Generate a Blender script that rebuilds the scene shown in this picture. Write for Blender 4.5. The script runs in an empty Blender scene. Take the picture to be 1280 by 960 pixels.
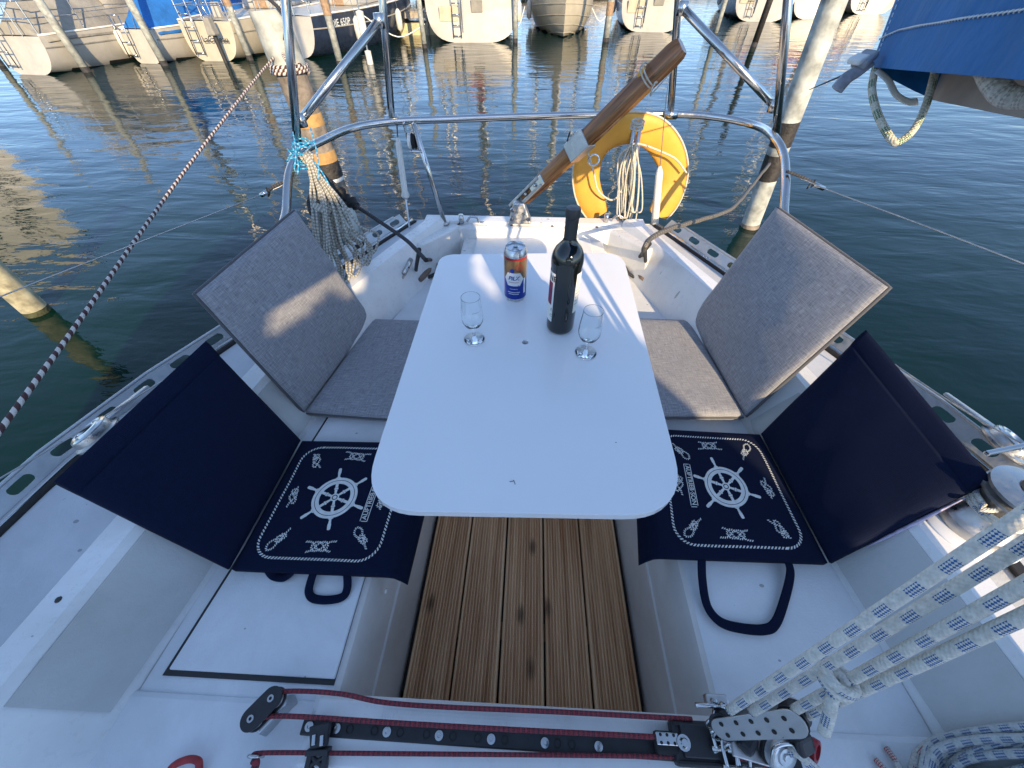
import bpy, bmesh, math, random
from mathutils import Vector, Matrix, noise as mnoise
R = math.radians
sc = bpy.context.scene
col = sc.collection
random.seed(7)

# ------------------------------------------------------------------ camera
CAMH = 1.80                       # metres above the water
F = 481.0 / 1280.0                # focal length / image width
PITCH, YAW = R(48), R(2.6)
CX = -0.025
cam_d = bpy.data.cameras.new('camera')
cam_d.sensor_width = 36.0
cam_d.lens = 36.0 * F
cam_d.clip_start = 0.02
cam_d.clip_end = 3000
cam = bpy.data.objects.new('camera', cam_d)
cam.location = (CX, 0, CAMH)
cam.rotation_euler = (R(90) - PITCH, 0, YAW)
col.objects.link(cam)
sc.camera = cam

# ------------------------------------------------------------------ world, sun, exposure
SUN = Vector((0.33, -0.87, 0.38)).normalized()      # towards the sun
SUN_EL = math.asin(SUN.z)
SUN_AZ = math.atan2(SUN.x, SUN.y)
w = bpy.data.worlds.new('World')
sc.world = w
w.use_nodes = True
nt = w.node_tree
sky = nt.nodes.new('ShaderNodeTexSky')
sky.sky_type = 'NISHITA'
sky.sun_disc = False
sky.sun_elevation = SUN_EL
sky.sun_rotation = SUN_AZ
sky.air_density = 1.0
sky.dust_density = 0.2
sky.ozone_density = 3.5
bg = nt.nodes['Background']
bg.inputs['Strength'].default_value = 0.15
_wb = nt.nodes.new('ShaderNodeMixRGB'); _wb.blend_type = 'MULTIPLY'; _wb.inputs[0].default_value = 1.0
_wb.inputs[2].default_value = (1.22, 1.04, 0.94, 1)      # white balance of the whole sky
nt.links.new(sky.outputs['Color'], _wb.inputs[1])
# clear air: the band above the horizon stays blue all the way round instead of fading to white
_tc = nt.nodes.new('ShaderNodeTexCoord'); _sx = nt.nodes.new('ShaderNodeSeparateXYZ'); _rp = nt.nodes.new('ShaderNodeValToRGB')
nt.links.new(_tc.outputs['Generated'], _sx.inputs[0]); nt.links.new(_sx.outputs[2], _rp.inputs[0])
_rp.color_ramp.elements[0].position = 0.0; _rp.color_ramp.elements[0].color = (0.44, 0.60, 0.86, 1)
_rp.color_ramp.elements[1].position = 0.65; _rp.color_ramp.elements[1].color = (1.06, 1.04, 1.0, 1)
_m2 = nt.nodes.new('ShaderNodeMixRGB'); _m2.blend_type = 'MULTIPLY'; _m2.inputs[0].default_value = 1.0
nt.links.new(_wb.outputs[0], _m2.inputs[1]); nt.links.new(_rp.outputs[0], _m2.inputs[2]); nt.links.new(_m2.outputs[0], bg.inputs['Color'])
sl = bpy.data.lights.new('sun', 'SUN')
sl.energy = 3.1
sl.angle = R(0.5)
sl.color = (1.0, 0.76, 0.46)
so = bpy.data.objects.new('sun', sl)
so.rotation_euler = SUN.to_track_quat('Z', 'Y').to_euler()
so.location = (0, -5, 20)
col.objects.link(so)
sc.view_settings.view_transform = 'Standard'
sc.view_settings.look = 'None'
sc.view_settings.exposure = 1.35
sc.view_settings.gamma = 1

# ------------------------------------------------------------------ camera rays of photo pixels -> points in the place
_c, _s, _cp, _sp = math.cos(YAW), math.sin(YAW), math.cos(PITCH), math.sin(PITCH)
RV = Vector((_c, _s, 0)); FV = Vector((-_s*_cp, _c*_cp, -_sp)); UV_ = Vector((-_s*_sp, _c*_sp, _cp))
C0 = Vector((CX, 0, CAMH))
def ray(u, v):
    return RV*((u-640)/481.0) + UV_*((480-v)/481.0) + FV
def P(u, v, z):
    d = ray(u, v); return C0 + d*((z-CAMH)/d.z)
def PY(u, v, y):
    d = ray(u, v); return C0 + d*(y/d.y)
def PT(u, v, t):
    return C0 + ray(u, v)*t
def V(*a): return Vector(a)

# ------------------------------------------------------------------ scene helpers
def link(o, parent=None):
    col.objects.link(o)
    if parent is not None: o.parent = parent
    return o
def tag(o, label=None, cat=None, group=None, kind=None):
    if label: o['label'] = label
    if cat: o['category'] = cat
    if group: o['group'] = group
    if kind: o['kind'] = kind
    return o
def thing(name, label, cat, loc=(0, 0, 0), rz=0, group=None):
    o = bpy.data.objects.new(name, None)
    o.empty_display_size = 0.1
    o.location = loc
    o.rotation_euler = (0, 0, rz)
    link(o)
    return tag(o, label, cat, group)

class MB:
    def __init__(s):
        s.v = []; s.f = []; s.m = []; s.uv = []
    def add(s, vs, fs, mi=0, uvs=None):
        b = len(s.v)
        s.v += [tuple(x) for x in vs]
        for i, f in enumerate(fs):
            s.f.append([b+k for k in f]); s.m.append(mi)
            s.uv.append(uvs[i] if uvs else None)
        return s
    def box(s, c, size, mi=0, M=None):
        x, y, z = size[0]/2, size[1]/2, size[2]/2
        vs = [Vector((a, b, d)) for a in (-x, x) for b in (-y, y) for d in (-z, z)]
        c = Vector(c)
        if M is not None: vs = [M @ q for q in vs]
        vs = [q + c for q in vs]
        return s.add(vs, [(0, 1, 3, 2), (4, 6, 7, 5), (0, 4, 5, 1), (2, 3, 7, 6), (0, 2, 6, 4), (1, 5, 7, 3)], mi)
    def hexa(s, lo, hi, mi=0):
        # lo, hi: four corners each
        n = len(lo)
        fs = [tuple(range(n))[::-1], tuple(range(n, 2*n))]
        for i in range(n):
            j = (i+1) % n
            fs.append((i, j, n+j, n+i))
        return s.add(list(lo)+list(hi), fs, mi)
    def bar(s, a, b, wd, ht, mi=0, up=(0, 0, 1), wd2=None, ht2=None):
        a, b = Vector(a), Vector(b)
        d = (b-a).normalized()
        sd = d.cross(Vector(up)).normalized()
        upn = sd.cross(d)
        wd2 = wd2 or wd; ht2 = ht2 or ht
        lo = [a+sd*x*wd/2+upn*y*ht/2 for x, y in ((-1, -1), (1, -1), (1, 1), (-1, 1))]
        hi = [b+sd*x*wd2/2+upn*y*ht2/2 for x, y in ((-1, -1), (1, -1), (1, 1), (-1, 1))]
        return s.hexa(lo, hi, mi)
    def tube(s, pts, r, n=10, mi=0, caps=True, closed=False, v0=0.0, flat=None, upv=None):
        pts = [Vector(p) for p in pts]
        m = len(pts)
        rr = r if isinstance(r, (list, tuple)) else [r]*m
        # parallel transport frame
        T = []
        for i in range(m):
            if closed: t = pts[(i+1) % m]-pts[i-1]
            else: t = pts[min(i+1, m-1)]-pts[max(i-1, 0)]
            T.append(t.normalized() if t.length > 1e-9 else Vector((0, 0, 1)))
        if upv is not None: nrm = Vector(upv)
        else:
            nrm = Vector((0, 0, 1)) if abs(T[0].z) < 0.9 else Vector((1, 0, 0))
        vs = []
        L = v0; Ls = []
        for i in range(m):
            if i: L += (pts[i]-pts[i-1]).length
            Ls.append(L)
            if upv is not None: nrm = Vector(upv)
            nrm = (nrm - T[i]*nrm.dot(T[i])).normalized()
            bn = T[i].cross(nrm)
            for k in range(n):
                a = 2*math.pi*k/n
                fa, fb = (1, 1) if flat is None else flat
                vs.append(pts[i] + (nrm*math.cos(a)*fa + bn*math.sin(a)*fb)*rr[i])
        fs = []; uvs = []
        rng = m if closed else m-1
        for i in range(rng):
            j = (i+1) % m
            l2 = Ls[j] if j > i else Ls[i]+(pts[j]-pts[i]).length
            for k in range(n):
                k2 = (k+1) % n
                fs.append((i*n+k, i*n+k2, j*n+k2, j*n+k))
                uvs.append([(k/n, Ls[i]), ((k+1)/n, Ls[i]), ((k+1)/n, l2), (k/n, l2)])
        if caps and not closed:
            fs.append(tuple(range(n))[::-1]); uvs.append(None)
            fs.append(tuple((m-1)*n+k for k in range(n))); uvs.append(None)
        return s.add(vs, fs, mi, uvs)
    def lathe(s, prof, n=24, c=(0, 0, 0), M=None, mi=0, mis=None, a0=0.0, a1=None):
        c = Vector(c)
        full = a1 is None
        if full: a1 = a0 + 2*math.pi
        cols = n if full else n+1
        vs = []
        for (r, z) in prof:
            for k in range(cols):
                a = a0 + (a1-a0)*k/n
                q = Vector((r*math.cos(a), r*math.sin(a), z))
                if M is not None: q = M @ q
                vs.append(q + c)
        b = len(s.v); s.v += [tuple(x) for x in vs]
        for i in range(len(prof)-1):
            for k in range(n):
                k2 = (k+1) % n if full else k+1
                s.f.append([b+i*cols+k, b+i*cols+k2, b+(i+1)*cols+k2, b+(i+1)*cols+k])
                s.m.append(mis[i] if mis else mi); s.uv.append(None)
        return s
    def poly(s, pts, h, mi=0, up=Vector((0, 0, 1))):
        # closed prism: pts on top, thickness h downwards
        pts = [Vector(p) for p in pts]
        n = len(pts)
        lo = [p - up*h for p in pts]
        return s.add(pts+lo, [tuple(range(n)), tuple(range(n, 2*n))[::-1]] + [(i, n+i, n+(i+1) % n, (i+1) % n) for i in range(n)], mi)
    def build(s, name, mats, parent=None, smooth=False, bevel=0, solid=0, seg=2):
        me = bpy.data.meshes.new(name)
        me.from_pydata(s.v, [], s.f)
        if not isinstance(mats, (list, tuple)): mats = [mats]
        for m in mats: me.materials.append(m)
        me.polygons.foreach_set('material_index', s.m)
        if any(u is not None for u in s.uv):
            lay = me.uv_layers.new(name='UVMap')
            for p, u in zip(me.polygons, s.uv):
                if u is not None:
                    for li, q in zip(p.loop_indices, u): lay.data[li].uv = q
        bm = bmesh.new(); bm.from_mesh(me)
        bmesh.ops.recalc_face_normals(bm, faces=bm.faces)
        bm.to_mesh(me); bm.free()
        if smooth:
            me.polygons.foreach_set('use_smooth', [True]*len(me.polygons))
            if smooth != 'all':
                try: me.set_sharp_from_angle(angle=R(38))
                except Exception: pass
        me.update()
        o = bpy.data.objects.new(name, me)
        link(o, parent)
        if solid:
            md = o.modifiers.new('thickness', 'SOLIDIFY'); md.thickness = solid; md.offset = 0
        if bevel:
            md = o.modifiers.new('bevel', 'BEVEL'); md.width = bevel; md.segments = seg; md.limit_method = 'ANGLE'; md.angle_limit = R(35)
        return o

def spline(pts, n=8, closed=False):
    pts = [Vector(p) for p in pts]
    m = len(pts); out = []
    rng = m if closed else m-1
    for i in range(rng):
        if closed: p0, p1, p2, p3 = pts[i-1], pts[i], pts[(i+1) % m], pts[(i+2) % m]
        else: p0, p1, p2, p3 = pts[max(i-1, 0)], pts[i], pts[i+1], pts[min(i+2, m-1)]
        for k in range(n):
            t = k/n
            out.append(0.5*((2*p1)+(p2-p0)*t+(2*p0-5*p1+4*p2-p3)*t*t+(3*p1-p0-3*p2+p3)*t**3))
    if not closed: out.append(pts[-1])
    return out
def rope(name, pts, r, mat, parent=None, n=10, sp=8, wob=0.0):
    p = spline(pts, sp) if sp > 1 else [Vector(q) for q in pts]
    if wob: p = [q + Vector((mnoise.noise(q*9), mnoise.noise(q*9+Vector((5, 0, 0))), mnoise.noise(q*9+Vector((0, 7, 0)))))*wob for q in p]
    return MB().tube(p, r, n).build(name, mat, parent, smooth='all')

# ------------------------------------------------------------------ materials
class NG:
    def __init__(s, name):
        s.mat = bpy.data.materials.new(name); s.mat.use_nodes = True
        s.t = s.mat.node_tree; s.b = s.t.nodes['Principled BSDF']; s.o = s.t.nodes['Material Output']
        s.tc = None
    def n(s, typ, **kw):
        nd = s.t.nodes.new('ShaderNode'+typ)
        for k, x in kw.items(): setattr(nd, k, x)
        return nd
    def l(s, a, b): s.t.links.new(a, b)
    def coord(s, kind='Object', scale=(1, 1, 1), rot=(0, 0, 0)):
        if s.tc is None: s.tc = s.n('TexCoord')
        m = s.n('Mapping'); s.l(s.tc.outputs[kind], m.inputs[0])
        m.inputs['Scale'].default_value = scale; m.inputs['Rotation'].default_value = rot
        return m.outputs[0]
    def noise(s, co, scale=5, detail=4, rough=0.5, dist=0):
        nd = s.n('TexNoise'); s.l(co, nd.inputs['Vector'])
        nd.inputs['Scale'].default_value = scale; nd.inputs['Detail'].default_value = detail
        nd.inputs['Roughness'].default_value = rough; nd.inputs['Distortion'].default_value = dist
        return nd.outputs['Fac']
    def math(s, op, a, b=None, c=None, clamp=False):
        nd = s.n('Math', operation=op, use_clamp=clamp)
        for i, x in enumerate((a, b, c)):
            if x is None: continue
            if isinstance(x, (int, float)): nd.inputs[i].default_value = x
            else: s.l(x, nd.inputs[i])
        return nd.outputs[0]
    def ramp(s, fac, stops):
        nd = s.n('ValToRGB'); s.l(fac, nd.inputs[0])
        e = nd.color_ramp.elements
        while len(e) < len(stops): e.new(0.5)
        for i, (p, c) in enumerate(stops):
            e[i].position = p; e[i].color = (c[0], c[1], c[2], 1) if not isinstance(c, (int, float)) else (c, c, c, 1)
        return nd.outputs[0]
    def mix(s, fac, a, b, blend='MIX'):
        nd = s.n('MixRGB', blend_type=blend)
        for i, x in enumerate((fac, a, b)):
            if isinstance(x, (int, float)): nd.inputs[i].default_value = x
            elif isinstance(x, tuple): nd.inputs[i].default_value = (x[0], x[1], x[2], 1)
            else: s.l(x, nd.inputs[i])
        return nd.outputs[0]
    def base(s, c):
        if isinstance(c, tuple): s.b.inputs['Base Color'].default_value = (c[0], c[1], c[2], 1)
        else: s.l(c, s.b.inputs['Base Color'])
        return s
    def rough(s, r):
        if isinstance(r, (int, float)): s.b.inputs['Roughness'].default_value = r
        else: s.l(r, s.b.inputs['Roughness'])
        return s
    def metal(s, m=1): s.b.inputs['Metallic'].default_value = m; return s
    def bump(s, h, strength=0.3, dist=0.002):
        nd = s.n('Bump'); nd.inputs['Strength'].default_value = strength; nd.inputs['Distance'].default_value = dist
        s.l(h, nd.inputs['Height']); s.l(nd.outputs[0], s.b.inputs['Normal'])
        return s

def mat_plain(name, c, r=0.5, metal=0, var=0.08, nscale=8, bump=0.0, bscale=60, bdist=0.001):
    g = NG(name); co = g.coord()
    f = g.noise(co, nscale, 5, 0.6)
    lo = tuple(x*(1-var) for x in c); hi = tuple(min(1, x*(1+var)) for x in c)
    g.base(g.ramp(f, [(0.3, lo), (0.7, hi)])).rough(r)
    if metal: g.metal(metal)
    if bump: g.bump(g.noise(co, bscale, 3, 0.6), bump, bdist)
    return g.mat

def mat_gelcoat(name, c=(0.78, 0.78, 0.77), r=0.28, dirt=0.35, nonskid=0, scuff=True):
    g = NG(name); co = g.coord()
    big = g.noise(co, 2.3, 6, 0.65, 0.4)
    fine = g.noise(g.coord(scale=(1, 1, 1)), 38, 5, 0.75)
    dark = (c[0]*0.80, c[1]*0.80, c[2]*0.78)
    colr = g.ramp(big, [(0.32, dark), (0.62, c)])
    if scuff:   # small dark nicks and scratches
        vo = g.n('TexVoronoi', feature='F1', voronoi_dimensions='2D'); g.l(g.coord(scale=(9, 13, 9), rot=(0, 0, 0.5)), vo.inputs['Vector'])
        vo.inputs['Scale'].default_value = 1.0
        sx_ = g.n('SeparateXYZ'); g.l(vo.outputs['Color'], sx_.inputs[0])
        nick = g.math('LESS_THAN', vo.outputs['Distance'], g.math('MULTIPLY', g.math('POWER', sx_.outputs[0], 3.0), 0.075))
        gate = g.math('GREATER_THAN', g.noise(co, 3.1, 3, 0.6), 0.52)
        k = g.math('MULTIPLY', nick, gate)
        k = g.math('MULTIPLY', k, 0.55)
        colr = g.mix(k, colr, (0.10, 0.10, 0.10))
        st = g.math('GREATER_THAN', g.noise(g.coord(scale=(1, 1, 1)), 70, 8, 0.8), 0.70)
        colr = g.mix(g.math('MULTIPLY', st, g.math('MULTIPLY', gate, 0.35)), colr, (0.2, 0.19, 0.18))
    colr = g.mix(g.math('MULTIPLY', g.math('GREATER_THAN', fine, 0.66), dirt*0.25), colr, (0.45, 0.43, 0.40))
    g.base(colr)
    g.rough(g.ramp(fine, [(0.3, r*0.8), (0.8, min(1, r*1.5))]))
    if nonskid:
        g.bump(g.noise(co, nonskid, 3, 0.7), 0.5, 0.0022)
    else:
        g.bump(g.noise(co, 5, 4, 0.6), 0.10, 0.003)
    return g.mat

def mat_fabric(name, dark, light, pitch=420, bumps=0.35, sheen=0.12):
    g = NG(name); co = g.coord('UV')
    a = g.noise(g.coord('UV', scale=(1, 14, 1)), 28, 6, 0.7)
    b = g.noise(g.coord('UV', scale=(14, 1, 1)), 28, 6, 0.7)
    f = g.math('ADD', g.math('MULTIPLY', a, 0.5), g.math('MULTIPLY', b, 0.5))
    blot = g.noise(co, 5, 4, 0.6)
    c = g.ramp(f, [(0.36, dark), (0.64, light)])
    c = g.mix(g.math('MULTIPLY', blot, 0.25), c, tuple(x*0.75 for x in dark))
    g.base(c).rough(0.9)
    g.b.inputs['Sheen Weight'].default_value = sheen
    if sheen == 0: g.b.inputs['Specular IOR Level'].default_value = 0.2
    w1 = g.n('TexWave', wave_type='BANDS', bands_direction='X'); g.l(co, w1.inputs['Vector']); w1.inputs['Scale'].default_value = 90
    w2 = g.n('TexWave', wave_type='BANDS', bands_direction='Y'); g.l(co, w2.inputs['Vector']); w2.inputs['Scale'].default_value = 90
    h = g.math('ADD', g.math('MULTIPLY', w1.outputs['Fac'], w2.outputs['Fac']), g.math('MULTIPLY', f, 2.0))
    h = g.math('ADD', h, g.math('MULTIPLY', blot, 1.5))
    g.bump(h, bumps, 0.002)
    return g.mat

def mat_braid(name, base, fleck, pitch=0.05, duty=0.5, nu=8, side=1.0, rows=1.0, edge=None, diag=0.0):
    g = NG(name)
    co = g.coord('UV')
    sep = g.n('SeparateXYZ'); g.l(co, sep.inputs[0])
    u, v = sep.outputs[0], sep.outputs[1]
    d = 0.0035
    a = g.math('FRACT', g.math('ADD', g.math('MULTIPLY', u, nu/2), g.math('DIVIDE', v, 2*d)))
    b = g.math('FRACT', g.math('SUBTRACT', g.math('MULTIPLY', u, nu/2), g.math('DIVIDE', v, 2*d)))
    k1 = g.math('GREATER_THAN', a, 0.5); k2 = g.math('GREATER_THAN', b, 0.5)
    chk = g.math('ABSOLUTE', g.math('SUBTRACT', k1, k2))
    gate = g.math('LESS_THAN', g.math('FRACT', g.math('ADD', g.math('DIVIDE', v, pitch), g.math('MULTIPLY', g.math('FLOOR', g.math('MULTIPLY', u, rows)), 0.37))), duty)
    sd = g.math('LESS_THAN', g.math('FRACT', g.math('MULTIPLY', u, rows)), side)
    m = g.math('MULTIPLY', g.math('MULTIPLY', chk, gate), sd)
    dirt = g.noise(g.coord('UV', scale=(2, 30, 1)), 3, 4, 0.6)
    bc = g.ramp(dirt, [(0.3, tuple(x*0.68 for x in base)), (0.7, base)])
    g.base(g.mix(m, bc, fleck)).rough(0.85)
    h = g.math('ADD', g.math('MULTIPLY', g.math('PINGPONG', a, 0.5), 1.0), g.math('PINGPONG', b, 0.5))
    g.bump(h, 0.8, 0.0018)
    return g.mat

def mat_twist(name, c1, c2, pitch=0.05, starts=3, dirt=0.3):
    g = NG(name); co = g.coord('UV')
    sep = g.n('SeparateXYZ'); g.l(co, sep.inputs[0])
    ph = g.math('ADD', g.math('MULTIPLY', sep.outputs[0], 1.0), g.math('DIVIDE', sep.outputs[1], pitch))
    f = g.math('FRACT', ph)
    k = g.math('GREATER_THAN', f, 0.5)
    g.base(g.mix(k, c1, c2)).rough(0.85)
    f3 = g.math('PINGPONG', g.math('MULTIPLY', ph, 2.0), 0.5)
    g.bump(f3, 0.9, 0.003)
    return g.mat

def mat_wood(name, dark, light, knots=0.5, r=0.6, grain=(30, 1.2, 30), bump=0.2, axis_scale=1.0, rnd=True):
    g = NG(name)
    oi = g.n('ObjectInfo')
    base = g.coord('UV')
    ad = g.n('VectorMath', operation='ADD'); g.l(base, ad.inputs[0])
    cb = g.n('CombineXYZ'); g.l(g.math('MULTIPLY', oi.outputs['Random'], 37.0), cb.inputs[0]); g.l(g.math('MULTIPLY', oi.outputs['Random'], 91.0), cb.inputs[1])
    g.l(cb.outputs[0], ad.inputs[1])
    mp = g.n('Mapping'); g.l(ad.outputs[0], mp.inputs[0]); mp.inputs['Scale'].default_value = grain
    f = g.n('TexNoise'); g.l(mp.outputs[0], f.inputs['Vector']); f.inputs['Scale'].default_value = 1.5; f.inputs['Detail'].default_value = 8; f.inputs['Distortion'].default_value = 0.6
    mid = tuple((a+b)/2 for a, b in zip(dark, light))
    c = g.ramp(f.outputs['Fac'], [(0.33, dark), (0.5, mid), (0.68, light)])
    big = g.n('TexNoise'); g.l(ad.outputs[0], big.inputs['Vector']); big.inputs['Scale'].default_value = 3.0; big.inputs['Detail'].default_value = 3
    c = g.mix(g.math('MULTIPLY', big.outputs['Fac'], 0.25), c, tuple(x*0.8 for x in light))
    if knots:
        vo = g.n('TexVoronoi'); mp2 = g.n('Mapping'); g.l(ad.outputs[0], mp2.inputs[0]); mp2.inputs['Scale'].default_value = (9, 4.2, 1)
        g.l(mp2.outputs[0], vo.inputs['Vector']); vo.inputs['Scale'].default_value = 1
        kn = g.ramp(vo.outputs['Distance'], [(0.05, 1.0), (0.17, 0.0)])
        c = g.mix(g.math('MULTIPLY', kn, knots), c, tuple(x*0.28 for x in dark))
    g.base(c).rough(r)
    g.bump(f.outputs['Fac'], bump, 0.0012)
    return g.mat

def mat_metal(name, c=(0.62, 0.62, 0.61), r=0.16, scr=0.4):
    g = NG(name); co = g.coord()
    f = g.noise(co, 60, 6, 0.7)
    g.base(g.ramp(g.noise(co, 7, 4, 0.6), [(0.3, tuple(x*0.82 for x in c)), (0.7, c)])).metal(1)
    g.rough(g.ramp(f, [(0.3, r*0.6), (0.75, r*(1.5+scr))]))
    g.bump(f, 0.05, 0.0005)
    return g.mat

M = {}
M['gel'] = mat_gelcoat('gelcoat_white')
M['gel_ns'] = mat_gelcoat('gelcoat_nonskid', (0.74, 0.76, 0.78), 0.5, 0.4, nonskid=170)
M['gel_wall'] = mat_gelcoat('gelcoat_aged', (0.70, 0.67, 0.63), 0.35, 0.3, scuff=False)
M['grey_ns'] = mat_gelcoat('grey_deck_paint', (0.54, 0.545, 0.53), 0.75, 0.6, nonskid=120, scuff=False)
M['deck'] = mat_gelcoat('side_deck_paint', (0.56, 0.58, 0.61), 0.6, 0.7, nonskid=140)
M['table'] = mat_plain('table_laminate', (0.80, 0.80, 0.80), 0.17, var=0.02, nscale=3, bump=0.03, bscale=9, bdist=0.002)
M['hatch'] = mat_gelcoat('hatch_white', (0.80, 0.80, 0.79), 0.3, 0.2, scuff=False)
M['steel'] = mat_metal('stainless_steel')
M['steel_b'] = mat_metal('brushed_steel', (0.55, 0.54, 0.52), 0.34)
M['alu'] = mat_metal('anodised_aluminium', (0.60, 0.62, 0.63), 0.42)
M['black'] = mat_plain('black_plastic', (0.018, 0.019, 0.022), 0.42, var=0.3, nscale=30, bump=0.15, bscale=150)
M['rubber'] = mat_plain('black_rubber', (0.012, 0.012, 0.013), 0.7, var=0.3)
M['navy'] = mat_fabric('navy_canvas', (0.0015, 0.0045, 0.020), (0.003, 0.009, 0.034), bumps=0.22, sheen=0.0)
M['grey_fab'] = mat_fabric('grey_melange', (0.115, 0.120, 0.138), (0.46, 0.465, 0.49))
M['piping'] = mat_fabric('dark_piping', (0.05, 0.052, 0.06), (0.12, 0.12, 0.13))
M['print'] = mat_plain('white_print', (0.62, 0.64, 0.62), 0.8, var=0.12, nscale=60)
M['blue_canvas'] = mat_plain('blue_canvas', (0.001, 0.11, 0.30), 0.75, var=0.22, nscale=4, bump=0.35, bscale=14, bdist=0.02)
M['board'] = mat_wood('larch_decking', (0.52, 0.25, 0.11), (0.90, 0.60, 0.34), knots=0.8, r=0.62, grain=(34, 1.3, 1), bump=0.3)
M['tiller'] = mat_wood('varnished_mahogany', (0.045, 0.015, 0.005), (0.46, 0.19, 0.060), knots=0.0, r=0.20, grain=(75, 3.0, 75), bump=0.08)
M['cleat_wood'] = mat_wood('weathered_wood', (0.09, 0.06, 0.045), (0.26, 0.19, 0.14), knots=0, r=0.7, grain=(90, 6, 90))
M['yellow'] = mat_plain('yellow_pvc', (0.66, 0.33, 0.045), 0.5, var=0.10, nscale=7, bump=0.3, bscale=9, bdist=0.012)
M['white_pl'] = mat_plain('white_plastic', (0.72, 0.71, 0.66), 0.4, var=0.06)
M['dark_gap'] = mat_plain('dark_sealant', (0.03, 0.03, 0.032), 0.7, var=0.2)
M['red'] = mat_plain('red_anodised', (0.35, 0.02, 0.03), 0.35, var=0.2)
M['r_blue'] = mat_braid('mainsheet_braid', (0.70, 0.68, 0.60), (0.02, 0.10, 0.27), pitch=0.05, duty=0.42, nu=12, side=0.5, rows=2.0, diag=0.0)
M['r_red'] = mat_braid('red_control_line', (0.30, 0.045, 0.055), (0.025, 0.02, 0.035), pitch=0.010, duty=0.55, nu=10, side=1, rows=1)
M['r_white'] = mat_braid('white_line', (0.68, 0.65, 0.54), (0.50, 0.48, 0.42), pitch=0.02, duty=0.5, nu=8)
M['r_grey'] = mat_braid('black_white_line', (0.60, 0.58, 0.50), (0.05, 0.05, 0.055), pitch=0.012, duty=0.6, nu=8)
M['r_redwhite'] = mat_braid('red_fleck_line', (0.58, 0.57, 0.52), (0.30, 0.01, 0.02), pitch=0.05, duty=0.45, nu=10, side=0.5)
M['r_green'] = mat_braid('green_fleck_line', (0.64, 0.62, 0.50), (0.03, 0.13, 0.05), pitch=0.04, duty=0.5, nu=10, side=0.5)
M['r_black'] = mat_braid('black_snubber_line', (0.03, 0.03, 0.032), (0.09, 0.09, 0.10), pitch=0.01, duty=0.5, nu=8)
M['r_cyan'] = mat_braid('cyan_twine', (0.02, 0.34, 0.62), (0.5, 0.65, 0.7), pitch=0.02, duty=0.3, nu=6)
M['r_moor'] = mat_twist('brown_white_mooring_rope', (0.62, 0.56, 0.50), (0.075, 0.03, 0.03), pitch=0.030)
M['wire'] = mat_metal('wire_rope', (0.5, 0.5, 0.48), 0.35)
M['strap'] = mat_plain('grey_webbing', (0.30, 0.31, 0.33), 0.8, var=0.35, nscale=40, bump=0.4, bscale=120)

def mat_glass(name, c=(1, 1, 1), ior=1.45, r=0.0):
    g = NG(name); g.base(c).rough(r)
    g.b.inputs['Transmission Weight'].default_value = 1.0; g.b.inputs['IOR'].default_value = ior
    return g.mat
M['glass'] = mat_glass('clear_glass', (0.97, 0.99, 0.99))
def mat_sun_gap():  # clear sheet for the sun openings in the added light blocker
    g = NG('sun_gap_clear')
    tr = g.n('BsdfTransparent'); tr.inputs[0].default_value = (0.97, 0.97, 0.96, 1)
    mx = g.n('MixShader'); mx.inputs[0].default_value = 0.03
    g.base((0.8, 0.8, 0.8)).rough(0.05)
    g.l(tr.outputs[0], mx.inputs[1]); g.l(g.b.outputs[0], mx.inputs[2]); g.l(mx.outputs[0], g.o.inputs[0])
    return g.mat
M['vinyl'] = mat_sun_gap()

# ------------------------------------------------------------------ water
def mat_water():
    g = NG('harbour_water')
    g.b.inputs['IOR'].default_value = 1.33
    g.b.inputs['Specular IOR Level'].default_value = 0.30
    g.rough(0.015)
    co = g.coord('Object')
    patch = g.noise(co, 0.22, 3, 0.5)
    g.base(g.ramp(patch, [(0.35, (0.0006, 0.0125, 0.0150)), (0.65, (0.0012, 0.0175, 0.0105))]))
    # long low ripples running across the view, plus finer ones
    n1 = g.noise(g.coord('Object', scale=(0.55, 1.55, 1), rot=(0, 0, R(-14))), 2.1, 3, 0.5, 0.4)
    n2 = g.noise(g.coord('Object', scale=(1.0, 2.1, 1), rot=(0, 0, R(9))), 6.5, 3, 0.55, 0.3)
    gust = g.ramp(g.noise(co, 0.35, 2, 0.5), [(0.35, 0.35), (0.7, 1.0)])
    n3 = g.noise(g.coord('Object', scale=(0.7, 1.2, 1), rot=(0, 0, R(-5))), 0.9, 2, 0.5, 0.2)
    h = g.math('ADD', g.math('ADD', g.math('MULTIPLY', n1, 1.0), g.math('MULTIPLY', n3, 1.2)), g.math('MULTIPLY', g.math('MULTIPLY', n2, 0.16), gust))
    g.bump(h, 1.0, 0.0155)
    return g.mat
M['water'] = mat_water()
wm = MB()
wm.add([(-900, -300, 0), (900, -300, 0), (900, 1500, 0), (-900, 1500, 0)], [(0, 1, 2, 3)])
water = tag(wm.build('water', M['water']), kind='structure')

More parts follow.
